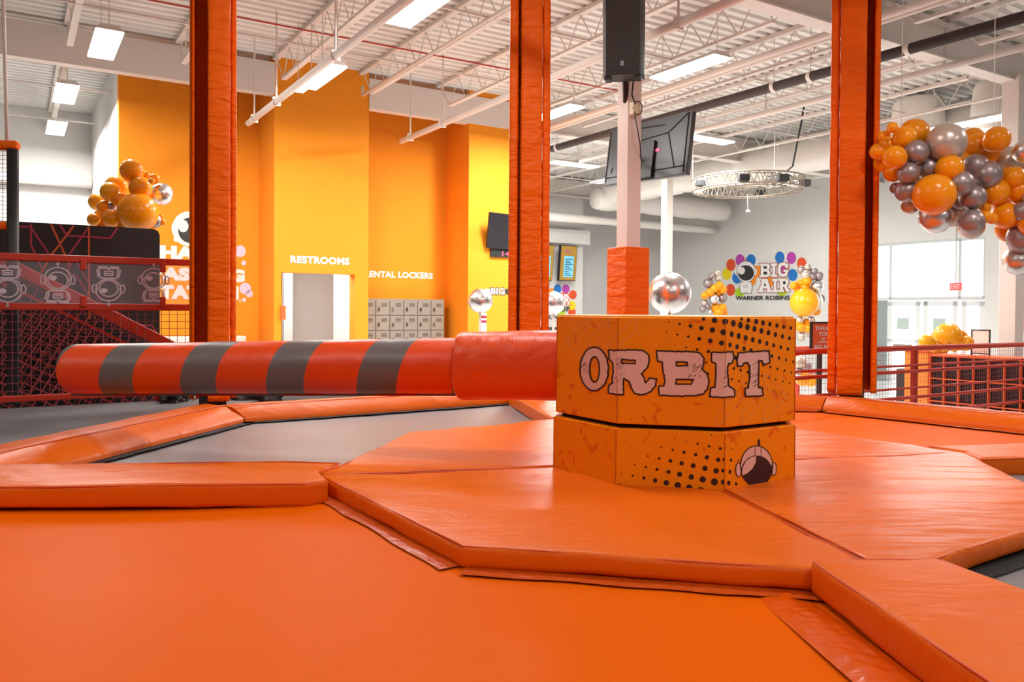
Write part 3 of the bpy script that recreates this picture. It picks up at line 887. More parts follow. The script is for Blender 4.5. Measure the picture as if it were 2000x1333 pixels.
b = MB(); b.prism(octa(RD * 0.985, ZU1 - 0.003, ROTD - 0.01, DU), Z * 0.009); part('top_panel', b, M['drum'], drum, bevel=0.004)
# seams between the printed panels
for (rr_, z0_, z1_, rot_) in ((RD * 1.012, 0.0, ZL1, ROTD), (RD, ZU0, ZU1, ROTD - 0.01)):
    for p in octa(rr_ * 1.0, 0, rot_, DU if z0_ > 0.1 else DC):
        b = MB(); b.tube([Vector((p.x, p.y, z0_ + 0.004)), Vector((p.x, p.y, z1_ - 0.004))], 0.0022, 5, False); part('seam', b, mat('seam_dark', (205, 100, 10), 0.5), drum)

def drum_hit(px_, py_, upper, off):
    r = RD if upper else RD * 1.012
    rot = ROTD - 0.01 if upper else ROTD
    apo = r * math.cos(PI / 8) + off; C_ = DU if upper else DC
    d = ray(px_, py_); best = -1
    for k in range(8):
        an = rot - PI / 2 + k * PI / 4
        n_ = Vector((math.cos(an), math.sin(an), 0))
        dn_ = d.dot(n_)
        if dn_ >= -1e-6: continue
        t_ = (apo - (CP - C_).dot(n_)) / dn_
        best = max(best, t_)
    return CP + d * best
def to_px(p):
    v = p - CP; f_ = v.dot(FW); return (PPX + FPX * v.dot(RT) / f_, PPY - FPX * v.dot(UP) / f_)
EDX = {}
for up__, pts__, zz__ in ((True, octa(RD, 0.5, ROTD - 0.01, DU), 0.5), (False, octa(RD * 1.012, 0.12), 0.12)):
    xs__ = sorted(to_px(p)[0] for p in pts__ if p.y < DC.y)
    EDX[up__] = (xs__[1], xs__[2])
0 and print('EDX', EDX, [tuple(round(c) for c in to_px(p)) for p in octa(RD, ZU1, ROTD - 0.01, DU)], [tuple(round(c) for c in to_px(p)) for p in octa(RD * 1.012, 0, ROTD)])
def zpx(p): return (1040 + p[0] / 3.507, 600 + p[1] / 3.507)
def decal(name, polys, mt, upper, off, parent, label=None):
    """polys: list of (outline, [holes]) in pixel coordinates; cut at the drum's edges, laid on its faces"""
    bm = bmesh.new()
    for outl, holes in polys:
        loops = [[Vector((x, y, 0)) for x, y in outl]] + [[Vector((x, y, 0)) for x, y in h] for h in holes]
        flat = [p for l in loops for p in l]
        vs = [bm.verts.new(p) for p in flat]
        for tri in tessellate_polygon(loops):
            try: bm.faces.new([vs[i] for i in tri])
            except ValueError: pass
    for ex in EDX[upper]:
        bmesh.ops.bisect_plane(bm, geom=bm.verts[:] + bm.edges[:] + bm.faces[:], plane_co=(ex, 0, 0), plane_no=(1, 0, 0))
    o_ = root_of(parent)
    for v in bm.verts:
        v.co = drum_hit(v.co.x, v.co.y, upper, off) - o_
    me = bpy.data.meshes.new(name); bm.to_mesh(me); bm.free(); me.materials.append(mt)
    o = link(name, me); o.parent = parent
    if label: o['label'] = label
    return o
def ell(cx, cy, rx, ry, n=28, jit=0.0):
    return [(cx + rx * (1 + random.uniform(-jit, jit)) * math.cos(2 * PI * k / n), cy + ry * (1 + random.uniform(-jit, jit)) * math.sin(2 * PI * k / n)) for k in range(n)]
def rough(poly, step=11, jit=2.9):
    out = []
    for i, p in enumerate(poly):
        q = poly[(i + 1) % len(poly)]; d = math.dist(p, q); n = max(1, int(d / step))
        for k in range(n):
            f = k / n; j = jit if k else jit * 0.4
            out.append((p[0] + (q[0] - p[0]) * f + random.uniform(-j, j), p[1] + (q[1] - p[1]) * f + random.uniform(-j, j)))
    return out
def stroke(pts, wd, closed=True):
    out = []; n = len(pts); m = n if closed else n - 1
    for i in range(m):
        p, q = pts[i], pts[(i + 1) % n]; dx, dy = q[0] - p[0], q[1] - p[1]; l = math.hypot(dx, dy)
        if l < 1e-6: continue
        nx, ny = -dy / l * wd / 2, dx / l * wd / 2; ex, ey = dx / l * wd * 0.3, dy / l * wd * 0.3
        out.append(([(p[0] + nx - ex, p[1] + ny - ey), (q[0] + nx + ex, q[1] + ny + ey), (q[0] - nx + ex, q[1] - ny + ey), (p[0] - nx - ex, p[1] - ny - ey)], []))
    return out
LET = {
 'O': ([*ell(422, 425, 97, 150, 30)], [[*ell(424, 428, 34, 88, 22)]]),
 'R': ([(520, 295), (610, 297), (700, 292), (760, 300), (793, 325), (801, 365), (790, 410), (745, 458), (768, 490), (775, 522), (800, 488), (850, 492), (845, 540), (812, 580), (750, 603), (700, 592), (680, 560), (662, 510), (625, 488), (621, 520), (624, 600), (575, 602), (518, 590), (520, 540), (546, 520), (552, 400), (545, 375), (522, 352)], [[(608, 360), (703, 365), (703, 387), (608, 386)]]),
 'B': ([(850, 300), (960, 305), (1100, 305), (1150, 318), (1173, 350), (1172, 400), (1160, 425), (1195, 460), (1210, 510), (1200, 560), (1165, 598), (1100, 608), (980, 610), (870, 605), (862, 560), (870, 540), (902, 540), (906, 505), (890, 405), (890, 378), (857, 372)], [[(985, 375), (1060, 378), (1062, 402), (985, 403)], [(985, 495), (1102, 498), (1085, 530), (980, 528)]]),
 'I': ([(1225, 312), (1300, 312), (1375, 305), (1380, 350), (1370, 384), (1345, 387), (1336, 420), (1345, 540), (1386, 570), (1384, 614), (1300, 618), (1215, 615), (1221, 553), (1250, 548), (1256, 480), (1258, 410), (1255, 387), (1228, 375)], []),
 'T': ([(1412, 315), (1520, 306), (1622, 300), (1626, 380), (1588, 395), (1572, 368), (1552, 370), (1550, 450), (1548, 550), (1576, 555), (1582, 606), (1520, 611), (1460, 610), (1455, 560), (1480, 555), (1490, 480), (1488, 400), (1475, 382), (1450, 382), (1440, 402), (1405, 405), (1403, 360)], []),
}
hat = {'O': (345, 400, 40, 60, 16), 'R': (590, 440, 40, 85, 26), 'B': (1100, 440, 60, 45, 26), 'I': (1320, 500, 24, 80, 14), 'T': (1518, 460, 22, 90, 20)}
for ch, (outl, holes) in LET.items():
    ro = rough(outl); rh = [rough(h, 14, 1.5) for h in holes]
    o = decal('letter', [([zpx(p) for p in ro], [[zpx(p) for p in h] for h in rh])], M['letter'], True, 0.0022, drum, 'pale pink letter ' + ch)
    st = []
    for l in [ro] + rh: st += stroke([zpx(p) for p in l], 2.7)
    hx, hy, hw_, hh_, hn = hat[ch]
    for _ in range(hn):
        x = hx + random.uniform(-hw_, hw_) * 0.8; y = hy + random.uniform(-hh_, hh_); l = random.uniform(10, 26)
        st += stroke([zpx((x, y)), zpx((x + l, y - l * 0.85))], random.uniform(0.3, 0.75), False)
    decal('letter_outline', st, M['ink'], True, 0.0032, o)
ch = []
for c in ([(375, 68), (375, 150), (300, 238), (345, 292), (420, 380), (420, 440), (340, 365), (232, 232)],
          [(520, 68), (520, 155), (440, 245), (520, 330), (520, 400), (500, 385), (366, 240)],
          [(712, 72), (712, 165), (595, 258), (700, 370), (640, 390), (510, 255)],
          [(1338, 515), (1445, 632), (1262, 823), (1262, 735), (1365, 640), (1335, 605)],
          [(1440, 450), (1596, 625), (1435, 812), (1435, 725), (1518, 630), (1440, 545)],
          [(1590, 450), (1742, 615), (1588, 798), (1588, 715), (1665, 617), (1590, 535)]):
    ch += stroke([zpx(p) for p in c], 0.9)
decal('chevron_lines', ch, M['chev'], True, 0.0014, drum, 'thin pale chevron outlines')
dots = []
def dot(x, y, r, sq=1.0): dots.append(([zpx(p) for p in ell(x, y, r * sq, r, 16)], []))
for x, y, r in ((1172, 84, 12), (1247, 92, 19), (1320, 101, 21), (933, 102, 5), (1008, 116, 9), (1082, 130, 13), (1157, 145, 16), (1233, 158, 19), (1308, 173, 21), (919, 175, 4), (992, 189, 7), (1067, 203, 9), (1142, 218, 14), (1218, 232, 16), (1295, 247, 18),
                (903, 248, 3), (979, 262, 3), (1053, 277, 6), (1128, 291, 9), (1205, 305, 12), (1280, 318, 13), (1190, 380, 7), (1205, 455, 7), (845, 161, 3), (857, 90, 3), (603, 752, 3), (679, 769, 4), (755, 786, 3), (833, 801, 3)): dot(x, y, r)
for j in range(7):
    for i in range(10):
        x = 1377 - j * 11.5 + i * 48; y = 112 + j * 74 + i * 12.8
        r = (25 - j * 3.2) * (1 - 0.055 * i) - (2 if i < 1 else 0)
        if 1332 < x < 1788 and r > 3: dot(x, y, r, 0.68)
for i, x in enumerate((1433, 1480, 1533, 1580, 1627, 1675, 1721, 1769)): dot(x, 82 + i * 9.0, min(22 - i * 1.3, 12 + i * 5), 0.68)
decal('halftone_dots', dots, M['ink'], True, 0.0010, drum, 'dark halftone dots')['kind'] = 'stuff'
dots = []
for x, y, r in ((975, 905, 4), (1053, 922, 5), (1131, 938, 8), (1210, 955, 9), (1286, 970, 10), (883, 963, 5), (960, 980, 8), (1038, 996, 11), (1118, 1012, 12), (1195, 1030, 15), (1272, 1048, 15), (791, 1022, 6), (868, 1038, 9), (945, 1055, 13), (1022, 1072, 15), (1101, 1088, 17), (1181, 1106, 18), (1258, 1123, 19),
                (700, 1080, 5), (777, 1097, 8), (853, 1113, 11), (932, 1130, 14), (1008, 1147, 18), (1088, 1165, 19), (1166, 1182, 22), (1246, 1199, 24), (608, 1140, 4), (686, 1156, 7), (763, 1172, 11), (840, 1189, 15), (917, 1205, 19), (995, 1222, 22), (1073, 1240, 23), (1151, 1258, 24), (1228, 1274, 24), (595, 1213, 4), (672, 1226, 6), (805, 945, 3), (713, 1006, 3), (1225, 878, 5)): dot(x, y, r)
for x, y, r in ((1318, 967, 8), (1368, 973, 5), (1310, 1046, 12), (1361, 1050, 11), (1411, 1054, 6), (1303, 1122, 14), (1353, 1130, 14), (1303, 1200, 17), (1345, 1207, 17), (1325, 888, 4), (1420, 978, 4), (1395, 1212, 12)): dot(x, y, r, 0.7)
decal('halftone_dots', dots, M['ink'], False, 0.0010, drum, 'dark halftone dots')['kind'] = 'stuff'
# helmet emblem on the lower right face
hd = decal('helmet_emblem', [([zpx(p) for p in ell(1412, 1116, 19, 48, 20)], []), ([zpx(p) for p in ell(1655, 1110, 17, 46, 20)], []), ([zpx(p) for p in ell(1536, 1090, 110, 138, 36)], [])], M['letter'], False, 0.0022, drum, 'pale round helmet emblem with dark visor')
s_ = stroke([zpx(p) for p in ell(1412, 1116, 19, 48, 20)], 1.4) + stroke([zpx(p) for p in ell(1655, 1110, 17, 46, 20)], 1.4) + stroke([zpx(p) for p in ell(1536, 1090, 110, 138, 36)], 1.7)
s_ += stroke([zpx((1527, 955)), zpx((1524, 1020))], 1.0, False) + stroke([zpx((1566, 955)), zpx((1566, 1022))], 1.0, False) + stroke([zpx((1553, 912)), zpx((1553, 952))], 4.0, False)
s_.append(([zpx(p) for p in ell(1536, 1122, 104, 104, 32)], []))
decal('helmet_outline', s_, M['ink'], False, 0.0030, hd)
decal('visor_glint', [([zpx(p) for p in [(1435, 1140), (1440, 1100), (1462, 1055), (1500, 1028), (1533, 1022), (1528, 1070), (1505, 1110), (1470, 1140), (1440, 1155)]], [])], M['letter'], False, 0.0038, hd)

# ==================================================================== SWEEPING ARM
az = 0.475
pa = Vector((0.60, 3.99, az + 0.015)); pe = at_y(149, 721.5, 4.74)
t = drum
ax = (pe - pa).normalized(); L = (pe - pa).length
sx = ax.cross(Z).normalized(); sz = sx.cross(ax).normalized()
if sz.z < 0: sz = -sz
Rm = 0.144
vs = []; fs = []; NS = 140; NR = 36
tt = []
for i in range(NS + 1): tt.append((L * i / NS, Rm))
# rounded free end
for k in range(1, 7): tt.append((L + Rm * 0.42 * math.sin(k * PI / 12), Rm * math.cos(k * PI / 12 * 0.98)))
uvs = []
for (s, r) in tt:
    for k in range(NR):
        an = 2 * PI * k / NR
        rr = r * (1 + 0.012 * noise.noise(Vector((s * 5, math.cos(an) * 2, math.sin(an) * 2))))
        vs.append(pa + ax * s + sx * (rr * math.cos(an)) + sz * (rr * math.sin(an) * 1.03)); uvs.append((s, an / (2 * PI)))
for i in range(len(tt) - 1):
    for k in range(NR): fs.append((i * NR + k, i * NR + (k + 1) % NR, (i + 1) * NR + (k + 1) % NR, (i + 1) * NR + k))
fs.append(tuple(range(NR))); fs.append(tuple(range((len(tt) - 1) * NR, len(tt) * NR)))
off = root_of(t)
me = bpy.data.meshes.new('arm_cover'); me.from_pydata([tuple(p - off) for p in vs], [], fs); me.materials.append(M['arm'])
uvl = me.uv_layers.new(name='UVMap')
def s_at(px_):   # distance along the arm whose underside shows at this picture x
    best = min(range(2000), key=lambda i: abs(to_px(pa + ax * (L * i / 2000.0))[0] - px_))
    return L * best / 2000.0
rights = [s_at(x) for x in (260, 420, 590, 760)]
PITCHS = (rights[0] - rights[3]) / 3
SH = (-(rights[0] - 0.077) / PITCHS) % 1.0 + 0.075
0 and print('stripe', PITCHS, SH, rights)
def stripe_u(s, an):
    # a seam starts under the arm and winds over the top, toward the drum
    y = math.sin(an)
    return (s + 0.077 * math.asin(max(-1, min(1, y))) / (PI / 2)) / PITCHS
for p in me.polygons:
    p.use_smooth = True
    for li in p.loop_indices:
        vi = me.loops[li].vertex_index
        s, a_ = uvs[vi]
        uvl.data[li].uv = (stripe_u(s, a_ * 2 * PI) + SH, 0)
o = link('arm_cover', me); o.parent = t
# closure flap under the arm, short grey and orange lengths
s = 0.05; kk = 0
while s < L - 0.1:
    l = 0.30 if kk % 2 else 0.24
    b = MB(); c = pa + ax * (s + l / 2) - sz * (Rm * 1.04)
    b.box(c + sx * 0.02, ax * (l / 2), sx * 0.05, sz * 0.006); part('closure_flap', b, (M['wrap_grey'] if kk % 2 else mat('dark_red_vinyl', (176, 34, 14), 0.45)), t, label='grey flap' if kk % 2 else 'red flap')
    s += l; kk += 1
# sleeve near the drum
Ls0, Ls1 = 0.0, (pa - at_y(889, 710, 4.05)).length
vs = []; fs = []
prof_ = [(Ls0, 0.175), (Ls0 + 0.03, 0.178)] + [(Ls0 + 0.03 + (Ls1 - 0.05) * i / 20, 0.178) for i in range(1, 21)] + [(Ls1 - 0.006, 0.174), (Ls1 + 0.006, 0.160), (Ls1 + 0.012, 0.142)]
for (s, r) in prof_:
    for k in range(NR):
        an = 2 * PI * k / NR
        # squarish soft section
        c_, s2 = math.cos(an), math.sin(an); q = (abs(c_) ** 3.2 + abs(s2) ** 3.2) ** (-1 / 3.2)
        q = 0.55 * q + 0.45
        rr = r * q * (1 + 0.02 * noise.noise(Vector((s * 6, c_ * 2, s2 * 2))))
        vs.append(pa + ax * s + sx * (rr * c_) + sz * (rr * s2))
for i in range(len(prof_) - 1):
    for k in range(NR): fs.append((i * NR + k, i * NR + (k + 1) % NR, (i + 1) * NR + (k + 1) % NR, (i + 1) * NR + k))
b = MB().add(vs, fs); part('sleeve', b, mat('red_orange_vinyl', (240, 80, 10), 0.42, bump=(4, 0.7, 0.04, (1, 1, 1)), coat=0.15), t, smooth=True, label='thick plain orange sleeve')

# ==================================================================== LEFT RAILING, STAIR, BLACK TOWER
BR = 7.35
a_re = aat(392, BR); a_r0 = aat(-260, BR)
def zat(px_, py_, b): return on_b(px_, py_, b).z
zr = [zat(200, 508, BR), zat(200, 600, BR), zat(150, 774, BR)]
t = thing('railing', 'red steel railing with clear panels at left, behind the striped arm', 'railing', tuple(R((a_re + a_r0) / 2, BR, -0.1)))
for z_, r_ in zip(zr, (0.028, 0.028, 0.024)):
    b = MB(); b.rbox(a_r0, a_re, BR - r_, BR + r_, z_ - r_, z_ + r_); part('rail', b, M['rail'], t, bevel=0.008)
for a_ in (a_re - 0.02, a_re - 3.2, a_re - 0.35):
    b = MB(); b.rbox(a_ - 0.02, a_ + 0.02, BR - 0.02, BR + 0.02, (-0.12 if a_ != a_re - 0.35 else -0.12), zr[0] if a_ != a_re - 0.35 else zr[2]); part('post', b, M['rail'], t, bevel=0.006)
# clear printed panel
pb_ = BR - 0.035
zp0 = zat(200, 594, pb_); zp1 = zat(200, 516, pb_)
ends = [(aat(-260, pb_), aat(-60, pb_)), (aat(-58, pb_), aat(400, pb_) - 0.02)]
for (x0, x1) in ends:
    b = MB(); b.rbox(x0, x1, pb_ - 0.003, pb_ + 0.003, zp0, zp1); pn = part('clear_panel', b, M['acrylic'], t)
# clamps
for px_ in (163, 318):
    for zz, sgn in ((zr[0], -1), (zr[1], 1)):
        a_ = aat(px_, pb_); b = MB(); b.rbox(a_ - 0.022, a_ + 0.022, pb_ - 0.015, pb_ + 0.02, min(zz, zz + sgn * 0.09), max(zz, zz + sgn * 0.09)); part('clamp', b, M['rail'], t, bevel=0.008)
# printed figures: outline helmets, every second one upside down
def plane_strokes(cx, cz, sc, flip, paths, wd, org_b):
    """paths in unit coords -> flat ribbons on the plane b=org_b"""
    mb_ = MB()
    for pts, closed in paths:
        for outl, _ in stroke([(cx + x * sc, cz + (y if not flip else -y) * sc) for x, y in pts], wd, closed):
            mb_.face([R(x, org_b, y) for x, y in outl])
    return mb_
fig = [(ell(0, 0.30, 0.62, 0.60, 24), True), (ell(0, 0.22, 0.46, 0.44, 22), True), (ell(-0.68, 0.24, 0.12, 0.22, 12), True), (ell(0.68, 0.24, 0.12, 0.22, 12), True), ([(0, 0.9), (0, 1.08)], False), (ell(0, 1.1, 0.05, 0.05, 8), True),
       ([(-0.4, -0.34), (-0.5, -0.95), (-0.1, -0.97), (0, -0.8), (0.1, -0.97), (0.5, -0.95), (0.4, -0.34)], True), ([(-0.2, -0.5), (0.2, -0.5), (0.2, -0.72), (-0.2, -0.72)], True),
       ([(-0.5, -0.4), (-0.58, -0.8)], False), ([(0.5, -0.4), (0.58, -0.8)], False), ([(-0.45, -0.88), (0.45, -0.88)], False), ([(-0.12, -0.6), (0.12, -0.6)], False)]
for k, px_ in enumerate((15, 113, 212, 300)):
    c = on_b(px_, 556, pb_); sc = 0.15
    mb_ = plane_strokes(a_of(c), c.z - 0.0, sc, k % 2 == 0, fig, 0.010, pb_ - 0.006)
    g = part('printed_figure', mb_, M['ink_line'], t, label='white outline helmet figure')
    gl = MB(); gl.face([R(a_of(c) + x * sc, pb_ - 0.007, c.z + (y if k % 2 else -y) * sc) for x, y in ell(-0.22, 0.34, 0.17, 0.14, 14)]); part('printed_glint', gl, M['ink_line'], t)
# wire mesh below the middle rail
def grid(name, o_, ex, ez, nx, nz, r, mt, parent, label=None):
    b = MB()
    for i in range(nx + 1): b.tube([o_ + ex * (i / nx), o_ + ex * (i / nx) + ez], r, 4, False)
    for i in range(nz + 1): b.tube([o_ + ez * (i / nz), o_ + ez * (i / nz) + ex], r, 4, False)
    return part(name, b, mt, parent, kind='stuff', label=label)
grid('wire_mesh', R(a_r0, BR, zr[2]), U * (a_re - a_r0), Z * (zr[1] - zr[2]), int((a_re - a_r0) / 0.062), 12, 0.0028, M['mesh_dark'], t)

# stair flank behind the railing
BS = 7.95
s0 = on_b(-60, 478, BS); s1 = on_b(345, 682, BS)
dS = (s1 - s0); dn_ = dS.normalized(); up_ = V.cross(dn_)
if up_.z < 0: up_ = -up_
st_ = thing('stair_flank', 'red mesh stair flank sloping down to the right behind the left railing', 'stair', tuple(R(a_of(s1), BS, -0.5)))
b = MB(); b.box((s0 + s1) / 2, dS / 2, V * 0.03, up_ * 0.05); part('stringer', b, M['rail'], st_, bevel=0.008)
b = MB(); b.box((s0 + s1) / 2 - up_ * 0.16 + V * 0.04, dS / 2 * 0.98, V * 0.015, up_ * 0.012); part('lower_bar', b, M['rail'], st_)
q0 = s0 - up_ * 1.75; q1 = s1 - up_ * 1.75 + dS.normalized() * 1.6
b = MB(); b.box((q0 + q1) / 2 + up_ * 0.33, (q1 - q0) / 2, V * 0.03, up_ * 0.045); part('lower_stringer', b, M['rail'], st_, bevel=0.008)
b = MB()
step = 0.075; Lh = dS.length
i = 0
zfl = -0.10
while i * step < Lh + 1.7:
    p = s0 + dn_ * (i * step); e = p - up_ * 1.6
    if i * step > Lh:   # beyond the foot start lower
        k_ = (i * step - Lh) / 1.7; p = p - up_ * (1.55 * k_)
    if e.z < zfl: e = p + (e - p) * ((p.z - zfl) / max(1e-3, (p.z - e.z)))
    if (p - e).length > 0.05 and p.z > zfl: b.tube([p, e], 0.0035, 4, False)
    i += 1
j = 1
while j * step < 1.6:
    p = s0 - up_ * (j * step); e = p + dn_ * (Lh + 0.9)
    if e.z < zfl: e = p + (e - p) * ((p.z - zfl) / max(1e-3, (p.z - e.z)))
    if p.z > zfl: b.tube([p, e], 0.0035, 4, False)
    j += 1
part('wire_mesh', b, M['mesh_red'], st_, kind='stuff')
grid('guard_mesh', R(a_of(s0), BS + 0.9, -0.1), dS.normalized() * 3.3 + Z * 0.0, up_ * 1.0 - Z * 0.0, 44, 13, 0.003, M['mesh_dark'], st_)

# black tower wall with neon lines
BT = 9.1
a_tr = aat(312, BT); zt = zat(290, 447, BT)
tw = thing('black_panel_wall', 'black panel wall with thin orange and pink lines at far left', 'panel wall', tuple(R(a_tr - 1.5, BT, ZF)))
b = MB(); a_l = a_tr - 5.5
rad = 0.06
poly = [R(a_l, BT, ZF), R(a_tr, BT, ZF), R(a_tr, BT, zt - rad), R(a_tr - rad * 0.3, BT, zt - rad * 0.3), R(a_tr - rad, BT, zt), R(a_l, BT, zt)]
b.prism(poly, V * 0.08); part('panel', b, mat('black_panel_paint', (26, 16, 18), 0.55), tw)
def nline(pts, col):
    # pts in picture px, laid on the panel face
    mb_ = MB()
    for i in range(len(pts) - 1):
        p = on_b(*pts[i], BT - 0.004); q = on_b(*pts[i + 1], BT - 0.004)
        d = (q - p).normalized(); n_ = V.cross(d) * 0.009
        mb_.face([p + n_, q + n_, q - n_, p - n_])
    part('printed_line', mb_, M[col], tw)
f5 = lambda x, y: (x / 3.6026, 430 + y / 3.6026)
nline([f5(140, 45), f5(215, 48), f5(345, 240)], 'neon_p')
nline([f5(218, 25), f5(218, 175), f5(245, 235), f5(300, 350)], 'neon_p')
nline([f5(358, 28), f5(455, 240), f5(500, 320)], 'neon_o')
nline([f5(520, 40), f5(370, 235), f5(290, 370)], 'neon_o')
nline([f5(420, 30), f5(470, 110), f5(775, 128), f5(828, 55)], 'neon_p')
nline([f5(620, 55), f5(490, 240)], 'neon_p')
nline([f5(626, 45), f5(628, 560), f5(630, 700)], 'neon_o')
nline([f5(480, 290), f5(485, 480)], 'neon_p')
nline([f5(530, 280), f5(620, 440), f5(725, 600)], 'neon_p')
nline([f5(500, 385), f5(535, 385), f5(630, 540)], 'neon_p')
nline([f5(960, 742), f5(1070, 742), f5(1120, 830)], 'neon_p')
nline([f5(820, 640), f5(960, 742)], 'neon_p')
# dark floor/box below the stair
b = MB(); b.rbox(a_l, a_tr - 0.3, BS + 0.95, BT - 0.05, ZF, 0.5); part('plinth', b, M['black'], tw)

# climbing-net frame at the far left edge
YN = 6.6
t = thing('net_frame', 'black padded net post with orange foam cap at far left edge', 'net frame', tuple(at_y(25, 760, YN)))
p0_ = at_y(25, 292, YN); p1_ = Vector((p0_.x, p0_.y, -0.05))
b = MB(); b.tube([p1_, p0_], 0.045, 12); part('post', b, M['blackplastic'], t, smooth=True)
b = MB(); c = at_y(36, 285, YN); d = Vector((-1, 0.0, 0.02)); b.tube([c + Vector((0.0, 0, 0)), c + d * 0.02, c + d * 1.2], [0.03, 0.042, 0.042], 12); part('top_foam', b, M['padcol'], t, smooth=True, label='orange foam bar')
b = MB(); c = at_y(16, 441, YN); b.tube([c, c + d * 1.2], 0.035, 10); part('foam_bar', b, M['padcol'], t, smooth=True, label='orange foam bar')
c0 = at_y(14, 490, YN); c1 = at_y(14, 296, YN)
grid('net', c0 + d * 1.0, -d * 1.0, Vector((0, 0, c1.z - c0.z)), 28, 24, 0.0022, M['black'], t)
b = MB(); c = at_y(14, 277, YN); b.tube([c, at_y(8, 60, YN), at_y(4, -60, YN)], 0.014, 8); part('pole', b, M['steel_white'], t, smooth=True, label='white pole')

# black film-wrapped bundles behind the rim by the left column
for px_, py_, w2, lab in ((495, 778, 0.22, 'black plastic-wrapped bundle right of the left column foot'), (345, 778, 0.12, 'small black plastic-wrapped bundle left of the left column foot')):
    c = at_y(px_, py_, 7.0 if px_ > 400 else 6.75); bm = bmesh.new(); bmesh.ops.create_icosphere(bm, subdivisions=4, radius=1)
    for v in bm.verts:
        n_ = 1 + 0.35 * noise.noise(v.co * 2.2) + 0.12 * noise.noise(v.co * 7)
        v.co = Vector((v.co.x * w2 * n_, v.co.y * 0.2 * n_, max(-0.25, v.co.z * 0.14 * n_)))
    me = bpy.data.meshes.new('bundle'); bm.to_mesh(me); bm.free(); me.materials.append(M['blackfilm'])
    for p in me.polygons: p.use_smooth = True
    o = link('wrapped_bundle', me); o.location = c; tag(o, lab, 'bundle')
b = MB(); b.rbox(a_re + 0.0, a_re + 3.5, 7.4, 8.3, -1.04, -0.13); single('side_deck', b, M['black'], 'low black deck edge behind the left column', 'deck', loc=R(a_re + 1.7, 7.8, ZF))

# ==================================================================== RIGHT RAILING
BQ = 4.86
t = thing('railing', 'red steel railing with wire mesh at right, behind the far rim mats', 'railing', tuple(R(9, BQ, -0.3)))
aq0 = aat(1480, BQ); aq1 = aat(2250, BQ)
for z_, r_, dpt in ((0.385, 0.028, 0.03), (0.205, 0.012, 0.0), (0.145, 0.018, 0.0), (-0.03, 0.012, 0), (-0.13, 0.018, 0), (-0.30, 0.018, 0)):
    b = MB(); b.tube([R(aq0, BQ, z_), R(aq1, BQ, z_)], r_, 10); part('rail', b, M['rail'], t, smooth=True)
for px_ in (1790, 1630, 1500, 2060):
    a_ = aat(px_, BQ + 0.03); b = MB(); b.rbox(a_ - 0.03, a_ + 0.03, BQ + 0.02, BQ + 0.07, ZF, 0.40); part('post', b, M['rail'], t, bevel=0.006)
grid('wire_mesh', R(aq0, BQ + 0.01, -0.32), U * (aq1 - aq0), Z * 0.69, int((aq1 - aq0) / 0.048), 14, 0.0016, M['mesh_dark'], t)
# far railing in the lobby behind
t = thing('railing', 'distant red railing glimpsed left of the right column', 'railing', tuple(R(aat(1590, 9.5), 9.5, ZF)))
for z_ in (0.10, -0.35, -0.8):
    b = MB(); b.tube([R(aat(1500, 9.5), 9.5, z_), R(aat(1660, 9.5), 9.5, z_)], 0.03, 8); part('rail', b, M['rail'], t, smooth=True)
for px_ in (1560, 1650):
    a_ = aat(px_, 9.5); b = MB(); b.rbox(a_ - 0.03, a_ + 0.03, 9.48, 9.54, ZF, 0.10); part('post', b, M['rail'], t)

# shelving unit behind the railing
AU = 11.0
bu1 = bat(1817, AU); bu0 = bat(2140, AU); ztu = on_a(1817, 692, AU).z
t = thing('cubby_unit', 'orange cubby shelving with dark boxes behind the right railing', 'shelving', tuple(R(AU, (bu0 + bu1) / 2, ZF)))
b = MB(); b.rbox(AU, AU + 0.5, bu0, bu1, ztu - 0.03, ztu); part('top_board', b, M['signo'], t)
b = MB(); b.rbox(AU + 0.05, AU + 0.5, bu0 + 0.02, bu1 - 0.02, ZF, ztu - 0.03); part('dark_box', b, M['black'], t)
nb = int((bu1 - bu0) / 0.2)
for i in range(nb + 1):
    q = bu1 - 0.2 * i; b = MB(); b.rbox(AU, AU + 0.06, q - 0.007, q + 0.007, ZF, ztu - 0.03); part('upright', b, M['signo'], t)
for z_ in (ztu - 0.34, ztu - 0.66, ztu - 0.98):
    b = MB(); b.rbox(AU, AU + 0.06, bu0, bu1, z_ - 0.007, z_ + 0.007); part('shelf', b, M['signo'], t)
# orange counter end left of the cubbies
b = MB(); bc1 = bat(1768, AU); b.rbox(AU, AU + 0.5, bu1 + 0.02, bc1, ZF, ztu + 0.02)
tcn = thing('counter', 'plain orange counter block left of the cubby shelving', 'counter', tuple(R(AU + 0.25, (bu1 + bc1) / 2, ZF)))
part('body', b, mat('orange_laminate', (250, 140, 50), 0.45), tcn, bevel=0.01)
b = MB(); b.rbox(AU - 0.02, AU + 0.52, bu1 + 0.015, bc1 + 0.02, ztu + 0.02, ztu + 0.05); part('worktop', b, M['signo'], tcn, bevel=0.005)
# dark equipment box left of counter
b = MB(); c = on_a(1762, 720, 11.6); b.rbox(11.5, 11.9, b_of(c) - 0.12, b_of(c) + 0.04, ZF, c.z); single('equipment_box', b, M['blackplastic'], 'dark box standing left of the orange counter', 'box', loc=R(11.7, b_of(c), ZF), bevel=0.02)
